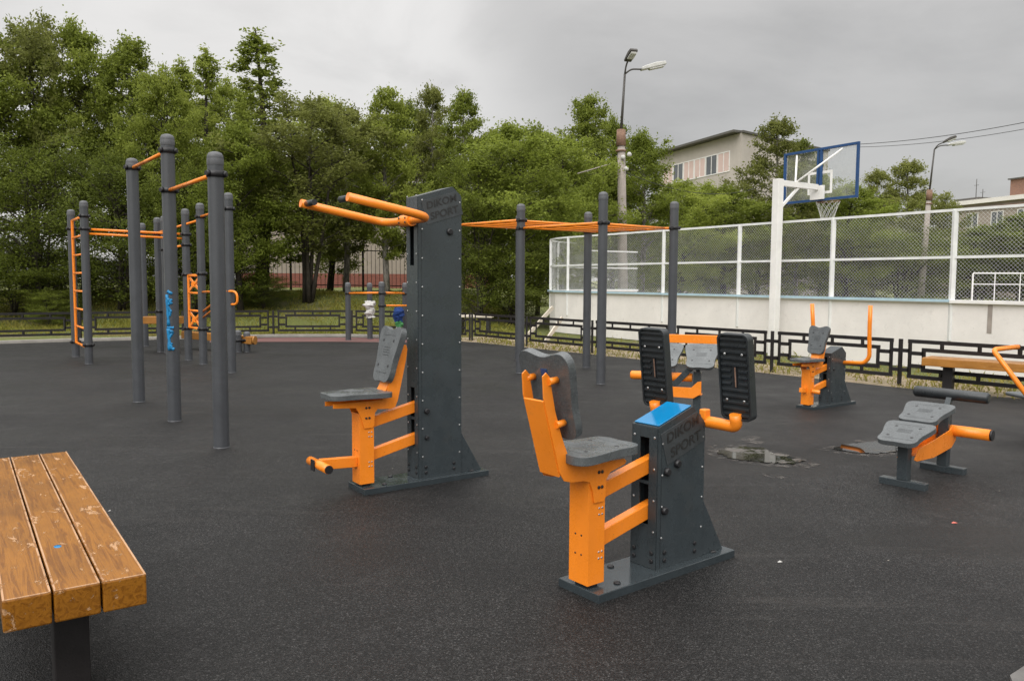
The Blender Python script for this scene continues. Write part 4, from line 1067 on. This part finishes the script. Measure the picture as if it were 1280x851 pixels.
# overhead cables
def cable(label, p0, p1, sag, r=.013):
    pts = []
    for k in range(17):
        t = k/16; p = p0.lerp(p1, t); p.z -= sag*4*t*(1-t); pts.append(p-p0)
    o = MB().tube(pts, r, 5).build('overhead_cable', 'cable'); o.location = p0
    return tag(o, label, 'cable', 'overhead cables')
cable('upper overhead cable crossing the grey sky at the right', at(1062, 181, 60), at(1330, 143, 46), .3, .022)
cable('lower overhead cable crossing the grey sky just above the leaning lamp', at(1075, 184, 60), at(1330, 152, 46), .3, .018)
cable('thin overhead cable running from the tall lamp past the school roof', pt+Vector((0, 0, -1.4)), at(1000, 206, 45), 1.2, .012)

# ---------------------------------------------------------------- buildings
def box_building(name, label, p0, p1, depth, h, z0=0.):
    """wall between ground spots p0-p1 faces the camera; returns root with local x along the wall, y away"""
    d = (p1-p0); L = d.length; rz = math.atan2(d.y, d.x)
    return thing(name, label, 'building', (p0.x, p0.y, z0), rz), L
def window(root, x, y, z, wd, ht, panes=2, blind=None, side=0):
    """window in a wall whose outside faces -y (side 0) or +x (side 1)"""
    b = MB(); f = .07
    def B(bb, xa, xb, za, zb, ya, yb, mi=0):
        if side == 0: bb.box(x+xa, x+xb, y+ya, y+yb, z+za, z+zb, mi)
        else: bb.box(y-yb, y-ya, x+xa, x+xb, z+za, z+zb, mi)
    B(b, 0, wd, 0, f, -.04, .02); B(b, 0, wd, ht-f, ht, -.04, .02)
    for k in range(panes+1):
        xx = (wd-f)*k/panes; B(b, xx, xx+f, f, ht-f, -.04, .02)
    o = b.build('window', 'white_metal', root)
    g = MB(); B(g, f, wd-f, f, ht-f, -.012, -.004); g.build('pane', blind or 'glass', o)
# school behind the trees (right of centre)
Yc = 60.; s0, s1, s2 = at(822, 350, 71), at(922, 350, 60), at(1030, 350, 68.5)
for s in (s0, s1, s2): s.z = 0
hS = at(922, 166, 60).z
sb, L = box_building('school_building', 'beige school block with a window row rising over the trees', s0, s1, 12, hS)
d2 = (s2-s1); L2 = d2.length
ang = math.atan2(d2.y, d2.x)-math.atan2((s1-s0).y, (s1-s0).x)
ex, ey = math.cos(ang), math.sin(ang)
b = MB(); q = [(0, 0), (L, 0), (L+ex*L2, ey*L2), (ex*L2, ey*L2)]
b._add([(x, y, 0) for x, y in q]+[(x, y, hS) for x, y in q], [(0,1,5,4), (1,2,6,5), (2,3,7,6), (3,0,4,7), (4,5,6,7)]); b.build('wall', 'wall_grey', sb)
b = MB(); b._add([(-.4, -.7, hS+.02), (L-.01, -.7, hS+.02), (L+ex*.5, ey*.5, hS+.02), (ex*1.5, ey*1.5, hS+.02), (-.4, -.7, hS+.19), (L-.01, -.7, hS+.19), (L+ex*.5, ey*.5, hS+.19), (ex*1.5, ey*1.5, hS+.19)], [(0,3,2,1), (4,5,6,7), (0,1,5,4), (1,2,6,5), (2,3,7,6), (3,0,4,7)])
b.bar((L, 0, hS+.09), (L+ex*L2, ey*L2, hS+.09), .3, .16); b.build('roof_edge', 'roof_dark', sb)
zw = at(905, 215, 61.5).z; zw1 = at(905, 189, 61.5).z
xw = .7; k = 0
while xw < L-1.6:
    window(sb, xw, -.005, zw, 1.55, zw1-zw, 2, 'pink' if k % 3 != 1 else 'glass'); xw += 1.62; k += 1
zw -= 3.4; xw = .7
while xw < L-1.6: window(sb, xw, -.005, zw, 1.55, 2.0, 2); xw += 1.62
# apartment block far right
a0, a1 = at(1168, 350, 86), at(1420, 350, 66)
for s in (a0, a1): s.z = 0
hA = at(1270, 251, 77.9).z; ab, L = box_building('apartment_block', 'long pale apartment block with brick roof hut at the right edge', a0, a1, 12, hA)
MB().box(0, L, 0, 12, 0, hA).build('wall', 'wall_pale', ab)
MB().box(-.25, L+.2, -.35, 12.3, hA+.002, hA+.42).build('parapet', 'white_board', ab)
MB().box(-.15, L+.1, -.2, -.005, hA-.55, hA-.35).build('cornice', 'rust', ab)
xq = .9
while xq < L-2:
    for z in (hA-2.35, hA-5.3): window(ab, xq, -.005, z, 1.4, 1.45, 2)
    xq += 2.9
r0_ = at(1257, 250, 79); rx = (Vector((r0_.x, r0_.y, 0))-a0).length+.2
b = MB(); b.box(rx, rx+7, 1.0, 6, hA+.43, hA+2.1); b.build('roof_hut', 'brown_brick', ab); b = MB(); b.box(rx-.15, rx+7.2, .8, 6.2, hA+2.1, hA+2.22); b.build('hut_roof', 'roof_dark', ab)
for px, hh in ((1191, 2.2), (1232, 1.1)):
    q = at(px, 250, 82); rx2 = (Vector((q.x, q.y, 0))-a0).length; b = MB(); b.tube([(rx2, .8, hA+.42), (rx2, .8, hA+.42+hh)], .035, 6); b.bar((rx2-.3, .8, hA+.4+hh*.72), (rx2+.3, .8, hA+.4+hh*.72), .03, .03); b.build('antenna', 'lamp_metal', ab)
MB().box(1.6, 4.6, .6, 4, hA+.43, hA+.75).build('roof_shed', 'roof_dark', ab)
# pale school wing with red brick base behind the left trees
w0, w1 = at(300, 350, 46), at(632, 350, 50)
for s in (w0, w1): s.z = 0
wb, L = box_building('school_wing', 'pale building with a red brick base seen between the tree trunks', w0, w1, 10, 9)
zbk = at(450, 342, 47).z
MB().box(0, L, 0, 10, zbk, 8.0).build('wall', 'wall_pale', wb)
MB().box(-.05, L+.05, -.06, 10, 0, zbk-.003).build('brick_base', 'brick', wb)
MB().box(-.3, L+.3, -.5, 10.4, 8.003, 8.3).build('roof', 'roof_dark', wb)
xq = 1.2
while xq < L-2:
    for z in (5.6,): window(wb, xq, -.005, z, 1.7, 1.7, 3)
    xq += 2.8
# tall bar fence in front of it
tf0, tf1 = at(270, 350, 33.5), at(625, 350, 36); tf0.z = tf1.z = 0
tfr = thing('bar_fence', 'tall dark metal bar fence between the trees and the pale building', 'fence', tf0, math.atan2((tf1-tf0).y, (tf1-tf0).x)); L = (tf1-tf0).length
dv = (tf1-tf0).normalized(); nsp = round(L/2.75)
def tfz(x): p = tf0+dv*x; return tz(p.x, p.y)
for i in range(nsp):
    xa, xb = L*i/nsp, L*(i+1)/nsp; za, zb = tfz(xa), tfz(xb)
    MB().box(xa-.045, xa+.045, -.045, .045, za-.1, za+2.02).build('post', 'fence_black', tfr)
    b = MB(); b.bar((xa+.05, 0, za+.22), (xb-.05, 0, zb+.22), .03, .04); b.bar((xa+.05, 0, za+1.72), (xb-.05, 0, zb+1.72), .03, .04)
    nb = 17
    for k in range(1, nb): t = k/nb; x = xa+(xb-xa)*t; z = za+(zb-za)*t; b.box(x-.010, x+.010, -.026, -.016, z+.1, z+1.95)
    b.build('bar_panel', 'fence_black', tfr)
MB().box(L-.045, L+.045, -.045, .045, tfz(L)-.1, tfz(L)+2.02).build('post', 'fence_black', tfr)
# pale plank bench behind the corner of the low fence
pb = gp(594, 420); pbn = thing('plank_seat', 'pale plank seat on dark legs behind the fence corner', 'bench', (pb.x, pb.y+.6, tz(pb.x, pb.y+.6)), R(-8))
MB().box(-.5, .45, -.18, .18, .47, .53).build('seat', 'pale_wood', pbn, bevel=.008)
for x in (-.4, .33): MB().box(x-.04, x+.04, -.15, .15, 0, .47).build('leg', 'black', pbn)
# litter on the rubber
for (px, py, lab, mt, s) in ((1193, 655, 'tiny red and white scrap on the rubber at right', 'red_scrap', .02), (975, 704, 'tiny white scrap on the rubber beside the leg press', 'white_cloth', .014), (137, 640, 'tiny white scrap on the rubber beside the front bench', 'white_cloth', .01)):
    g = gp(px, py); b = MB(); b._add([(-s, -s*.3, .001), (s*.8, -s*.4, .004), (s, s*.3, .001), (0, s*.5, .008), (-s*.7, s*.3, .002)], [(0,1,2,3,4)]); o = b.build('paper_scrap', mt); o.location = (g.x, g.y, .0065); tag(o, lab, 'litter', 'paper scraps')

# ---------------------------------------------------------------- trees
def leaf_mesh(name, pos, size, mat, parent, updir=.35):
    n_ = len(pos); rng = RNG
    a = rng.normal(size=(n_, 3)); a /= np.linalg.norm(a, axis=1)[:, None]
    nr = rng.normal(size=(n_, 3)); nr[:, 2] += updir; b = np.cross(a, nr); b /= np.linalg.norm(b, axis=1)[:, None]+1e-9
    s = size*rng.uniform(.6, 1.35, (n_, 1))
    v = np.empty((n_, 4, 3)); v[:, 0] = pos-a*s; v[:, 1] = pos-b*s*.55+a*s*.1; v[:, 2] = pos+a*s; v[:, 3] = pos+b*s*.55+a*s*.1
    me = bpy.data.meshes.new(name); me.vertices.add(n_*4); me.vertices.foreach_set('co', v.ravel().astype(np.float32))
    me.loops.add(n_*4); me.loops.foreach_set('vertex_index', np.arange(n_*4, dtype=np.int32))
    me.polygons.add(n_); me.polygons.foreach_set('loop_start', np.arange(0, n_*4, 4, dtype=np.int32))
    me.update(calc_edges=True); me.validate(); me.materials.append(MT[mat])
    o = bpy.data.objects.new(name, me); COL.objects.link(o); o.parent = parent
    return o
def profile(kind, t):
    if kind == 'broad': return max(0, math.sin(PI*min(1, t**.75*1.0)))**.6*(1-.15*t)
    if kind == 'birch': return (1-t**1.6)**.8*(.4+.6*min(1, t/.3))+.05
    if kind == 'spire': return (1-t)**1.05*(.5+.5*min(1, t/.12))+.03
    return max(0, math.sin(PI*(.18+.82*t)))**.7           # bush
def make_tree(kind, seed, leafm, barkm, H=10., rad=2.4, h0=.16, nl=46, leaves=17000, lsz=.062, trunks=1, sig=.20):
    rr = random.Random(seed); root = bpy.data.objects.new('tree', None); COL.objects.link(root)
    tb = MB(); cl_pts = []; cl_w = []
    tops = []
    for k in range(trunks):
        a = 2*PI*k/trunks+rr.random(); lean = (0 if trunks == 1 else rr.uniform(.10, .20)*H*.5)
        x, y = (0, 0) if trunks == 1 else (.12*math.cos(a), .12*math.sin(a))
        hh = H*(.97 if k == 0 else rr.uniform(.78, .95)); path = []
        wx, wy = rr.uniform(-.2, .2), rr.uniform(-.2, .2)
        for j in range(9):
            t = j/8; path.append(Vector((x+math.cos(a)*lean*t**1.3+wx*math.sin(t*4), y+math.sin(a)*lean*t**1.3+wy*math.sin(t*3.3), hh*t)))
        r0 = H*.0135/math.sqrt(trunks)*1.2; tb.tube(path, [r0*(1-.93*j/8)+.004 for j in range(9)], 8); tops.append((path, hh))
        for j in range(18): cl_pts.append(path[-1]+Vector((rr.gauss(0, .12), rr.gauss(0, .12), -rr.random()*H*.08))); cl_w.append(.5)
    ga = 0
    for i in range(nl):
        path, hh = tops[i % trunks]; t = (i+rr.random())/nl
        z = H*(h0+(.93-h0)*t); u = min(.999, z/hh); j = int(u*8); p = path[j].lerp(path[min(8, j+1)], u*8-j)
        ga += 2.399+rr.uniform(-.4, .4); Lr = rad*profile(kind, t)*rr.uniform(.6, 1.18)
        el = {'broad': rr.uniform(.65, 1.15), 'birch': rr.uniform(.6, 1.12), 'spire': rr.uniform(.1, .6), 'bush': rr.uniform(.4, 1.2)}[kind]
        dx, dy = math.cos(ga), math.sin(ga)
        pts = []
        for q in range(6):
            s_ = q/5; rise = math.tan(min(1.2, el))*Lr*.75*s_*(1-.35*s_)-(0.16*Lr*s_*s_ if kind == 'spire' else 0)
            pts.append(p+Vector((dx*Lr*s_+rr.gauss(0, .04)*q, dy*Lr*s_+rr.gauss(0, .04)*q, rise)))
        rb = .006+.016*Lr; tb.tube(pts, [rb*(1-.85*q/5)+.002 for q in range(6)], 5, caps=False)
        nt_ = max(3, int(Lr*4.2))
        for k in range(nt_):
            s_ = .28+.72*(k+rr.random())/nt_; f = s_*5; j = min(4, int(f)); b0 = pts[j].lerp(pts[j+1], f-j)
            a2 = ga+rr.choice((-1, 1))*rr.uniform(.4, 1.3); ll = Lr*(.42-.2*s_)*rr.uniform(.6, 1.3)+.18
            e = b0+Vector((math.cos(a2)*ll, math.sin(a2)*ll, ll*rr.uniform(-.15, 1.0)))
            tb.tube([b0, e], [.008, .003], 3, caps=False)
            for c_ in range(3): cl_pts.append(b0.lerp(e, .4+.3*c_)); cl_w.append(1)
        cl_pts.append(pts[-1]); cl_w.append(1.0)
    cp = np.array([tuple(p) for p in cl_pts]); cw = np.array(cl_w)*RNG.uniform(.1, 1.9, len(cl_pts)); cw /= cw.sum()
    idx = RNG.choice(len(cp), leaves, p=cw)
    pos = cp[idx]+RNG.normal(size=(leaves, 3))*np.array([sig, sig, sig*.8])*RNG.uniform(.35, 1.15, (leaves, 1))
    pos = pos[pos[:, 2] > H*h0*.45]
    tb.build('trunk', barkm, root); leaf_mesh('crown', pos, lsz, leafm, root)
    return root, rad
PROTO = {}
def proto(k, *a, **kw): PROTO[k] = make_tree(*a, **kw)
proto('A', 'broad', 1, 'leaf', 'bark', leaves=40425, nl=54, h0=.12)
proto('B', 'broad', 2, 'leaf_light', 'bark', leaves=42350, nl=58, h0=.07, sig=.24)
proto('C', 'broad', 3, 'leaf_dark', 'bark', leaves=36576, nl=50, h0=.10, trunks=3)
proto('D', 'broad', 4, 'leaf_olive', 'bark', leaves=21174, nl=52, h0=.20, trunks=4, sig=.2)
proto('E', 'birch', 5, 'leaf', 'birch', leaves=26950, nl=54, h0=.15, rad=2.0, sig=.17)
proto('F', 'birch', 6, 'leaf_olive', 'birch', leaves=25025, nl=50, h0=.16, rad=2.1, sig=.17)
proto('G', 'spire', 7, 'leaf', 'bark', leaves=15000, nl=58, h0=.10, rad=1.7, lsz=.052, sig=.12)
proto('H', 'spire', 8, 'leaf', 'bark', leaves=15500, nl=54, h0=.12, rad=1.8, lsz=.052, sig=.11)
proto('I', 'bush', 9, 'leaf_dark', 'bark', leaves=32726, nl=64, h0=.02, rad=3.6, trunks=3, sig=.3)
proto('J', 'bush', 10, 'leaf', 'bark', leaves=32726, nl=60, h0=.02, rad=3.8, trunks=4, sig=.3)
proto('K', 'birch', 11, 'leaf_light', 'birch', leaves=28876, nl=52, h0=.12, rad=2.3, sig=.2)
used = set()
def tree(px, top, wpx, Y, k, label, name='tree', cat='tree', group='trees round the playground', zb=None):
    root, rad = PROTO[k]; c = at(px, 350, Y); z0 = tz(c.x, c.y) if zb is None else zb
    ztop = at(px, top, Y).z; Hh = ztop-z0; sxy = wpx*1.18*Y/1000/2/rad
    if k in used: o = copy_tree(root)
    else: o = root; used.add(k)
    o.name = name; o.location = (c.x, c.y, z0); o.rotation_euler = (0, 0, random.Random(px*7+top).uniform(0, 6.28)); o.scale = (sxy, sxy, Hh/10.)
    tag(o, label, cat, group); return o
TREES = [
 (-35, 25, 150, 25.5, 'A', 'broad leafy tree cut off by the left picture edge'),
 (45, 6, 125, 27, 'D', 'tall loose crowned tree with a ragged top near the left edge'),
 (106, 18, 120, 27.5, 'A', 'tall dense tree rising behind the orange ladder posts'),
 (168, 36, 105, 27, 'E', 'tall narrow birch just left of the pull up posts'),
 (212, 78, 90, 25.5, 'A', 'rounded dark green tree right behind the middle pull up post'),
 (236, 66, 100, 29, 'G', 'slim pointed tree whose tip is the left of two close spires'),
 (264, 50, 100, 28, 'G', 'pointed spire tree just right of the middle pull up post'),
 (326, 28, 165, 27, 'H', 'tallest cone shaped tree standing clear above its neighbours'),
 (300, 150, 110, 24.5, 'B', 'lower light green tree below the cone shaped tree'),
 (385, 106, 150, 26, 'D', 'multi stemmed olive tree with bare dark trunks above the brick base'),
 (432, 122, 95, 29.5, 'F', 'thin olive birch left of the charcoal tower arms'),
 (484, 102, 88, 27.5, 'E', 'birch with a rounded top above the orange lever arms'),
 (541, 97, 72, 31, 'F', 'birch with a feathery top over the charcoal tower'),
 (578, 105, 78, 29, 'E', 'dense upright birch just right of the tower top'),
 (642, 148, 150, 25.5, 'B', 'broad bright green tree behind the monkey bars'),
 (600, 190, 100, 24.5, 'J', 'leafy low tree hanging over the tall bar fence end'),
 (733, 112, 95, 33, 'E', 'tall birch with a rounded head left of the tall street lamp'),
 (700, 165, 110, 29, 'B', 'light green tree below the rounded birch head'),
 (800, 158, 105, 33, 'K', 'light green birch directly behind the tall street lamp'),
 (848, 222, 95, 38, 'B', 'bright green tree in front of the school window row'),
 (905, 228, 120, 40, 'A', 'broad green tree under the school corner'),
 (967, 138, 92, 42, 'F', 'tall drooping birch beside the basketball backboard'),
 (996, 168, 62, 44, 'E', 'slim birch top just left of the backboard edge'),
 (1060, 228, 110, 44, 'B', 'bright green rounded tree behind the hoop net'),
 (1092, 205, 60, 56, 'F', 'grey green birch just right of the backboard'),
 (1130, 193, 78, 56, 'F', 'feathery birch left of the leaning street lamp'),
 (1165, 240, 70, 50, 'D', 'dark loose tree around the foot of the leaning lamp mast'),
 (1222, 282, 110, 46, 'C', 'dark green tree below the apartment windows'),
 (1275, 262, 110, 46, 'A', 'dense green tree under the brick roof hut'),
 (288, 92, 90, 31, 'A', 'broad tree top filling the gap left of the cone shaped tree'),
 (412, 118, 110, 32, 'B', 'light green tree top between the olive tree and the tower arms'),
 (512, 120, 90, 33, 'A', 'green tree top between the two feathery birches over the tower'),
 (618, 150, 100, 33, 'D', 'loose olive tree top over the left monkey bar posts'),
 (672, 152, 80, 33, 'A', 'green tree top between the monkey bars and the tall lamp'),
 (765, 140, 80, 36, 'A', 'green tree top just left of the tall lamp pole'),
 (884, 224, 90, 46, 'K', 'pale birch top in front of the school corner windows'),
 (1025, 215, 70, 50, 'A', 'green tree top right behind the clear backboard'),
 (55, 180, 170, 24, 'J', 'dark low crowned tree in the shade at the left'),
 (150, 190, 150, 24.3, 'I', 'dark low crowned tree right of the orange ladder'),
 (245, 205, 130, 24.2, 'J', 'dark low crowned tree behind the tallest posts'),
]
for t in TREES: tree(*t)
BUSH = [
 (15, 318, 120, 23.6, 'J', 'green bush at the left edge behind the low fence', None),
 (330, 345, 60, 25, 'I', 'small dark bush at the foot of the cone shaped tree', None),
 (640, 300, 120, 25, 'I', 'dark rounded bush at the rink corner', None),
 (60, 362, 60, 22.8, 'J', 'low leafy weed clump on the bank left of the ladder', None),
 (760, 290, 160, 46, 'I', 'dark bush mass behind the rink left of the net post', None),
 (850, 280, 170, 47, 'I', 'dark bush mass seen through the netting left of the hoop post', None),
 (945, 275, 170, 46, 'J', 'green bush mass seen through the netting behind the hoop post', None),
 (1040, 280, 170, 47, 'I', 'dark bush mass seen through the netting right of the hoop post', None),
 (1125, 290, 150, 46, 'J', 'green bush mass seen through the netting left of the leaning lamp', None),
 (1200, 300, 150, 48, 'I', 'dark bush mass seen through the netting right of the leaning lamp', None),
 (1290, 295, 160, 47, 'I', 'dark bush mass behind the netting at the right edge', None),
 (110, 318, 130, 27.5, 'I', 'dark undergrowth bush behind the orange ladder', None),
 (28, 300, 130, 28, 'I', 'dark undergrowth bush left of the orange ladder', None),
 (-45, 290, 130, 27, 'I', 'dark undergrowth bush cut by the left picture edge', None),
 (190, 322, 120, 27.5, 'I', 'dark undergrowth bush between the pull up posts', None),
 (270, 325, 110, 28, 'I', 'dark undergrowth bush behind the front pull up post', None),
]
for b_ in BUSH: tree(*b_[:5], b_[5], 'bush', 'bush', 'bushes round the playground', 0 if b_[3] > 40 else None)
# ---------------------------------------------------------------- grass
def blades(name, pts, h, mat, label):
    pts = np.array(pts); n_ = len(pts); a = RNG.uniform(0, 2*PI, n_); hh = h*RNG.uniform(.4, 1.35, n_); wd = .006+.004*RNG.random(n_)
    wd *= 1.6; lean = RNG.normal(0, .45, (n_, 2))*hh[:, None]
    dx = np.stack([np.cos(a)*wd, np.sin(a)*wd, np.zeros(n_)], 1); v = np.empty((n_, 4, 3))
    v[:, 0] = pts-dx; v[:, 1] = pts+dx
    mid = pts.copy(); mid[:, :2] += lean*.35; mid[:, 2] += hh*.6; tip = pts.copy(); tip[:, :2] += lean; tip[:, 2] += hh
    v[:, 2] = mid+dx*.7; v[:, 3] = tip
    me = bpy.data.meshes.new(name); me.vertices.add(n_*4); me.vertices.foreach_set('co', v.ravel().astype(np.float32))
    me.loops.add(n_*4); me.loops.foreach_set('vertex_index', np.arange(n_*4, dtype=np.int32)); me.polygons.add(n_); me.polygons.foreach_set('loop_start', np.arange(0, n_*4, 4, dtype=np.int32))
    me.update(calc_edges=True); me.validate(); me.materials.append(MT[mat]); o = bpy.data.objects.new(name, me); COL.objects.link(o)
    return tag(o, label, 'grass', None, 'stuff')
def patch(x, y): return math.sin(x*1.9+y*1.1)+math.sin(x*.7-y*1.7+1)+.7*math.sin(x*4.1+2*y)
G = []; D = []; rr = random.Random(3)
while len(G) < 30000:
    x = rr.uniform(-17, .3); y = rr.uniform(20.2, 30)
    if y < 20.35+.03*abs(x+5): continue
    if patch(x, y) > rr.uniform(-2.4, 2.6): continue
    G.append((x, y, tz(x, y)))
fd = (fR[-1]-fR[0]).normalized(); fn = Vector((-fd.y, fd.x, 0)); fn = fn if fn.x > 0 else -fn; FL = (fR[-1]-fR[0]).length
while len(D) < 4500:
    s = rr.uniform(0, FL+.5); o = rr.uniform(-.25, 2.0) if rr.random() < .8 else rr.uniform(1, 3.2); p = fR[0]+fd*s+fn*o
    if patch(p.x*1.5, p.y*1.5) > rr.uniform(-1.5, 2.2): continue
    (D if rr.random() < .75 else G).append((p.x, p.y, .0 if o < 1 else -.01))
for _ in range(5000):
    x = rr.uniform(-16, -1); t = rr.random(); p = (x, 20.55+rr.gauss(0, .12)+(.03*abs(x+4) if x > -4 else -.03*abs(x+4)*1.3)); D.append((p[0], p[1], tz(*p)))
blades('grass', G, .10, 'grass', 'green grass on the bank and beside the rink boards')
blades('dry_grass', D, .042, 'dry', 'dry yellow grass along the sandy edge under the fences')
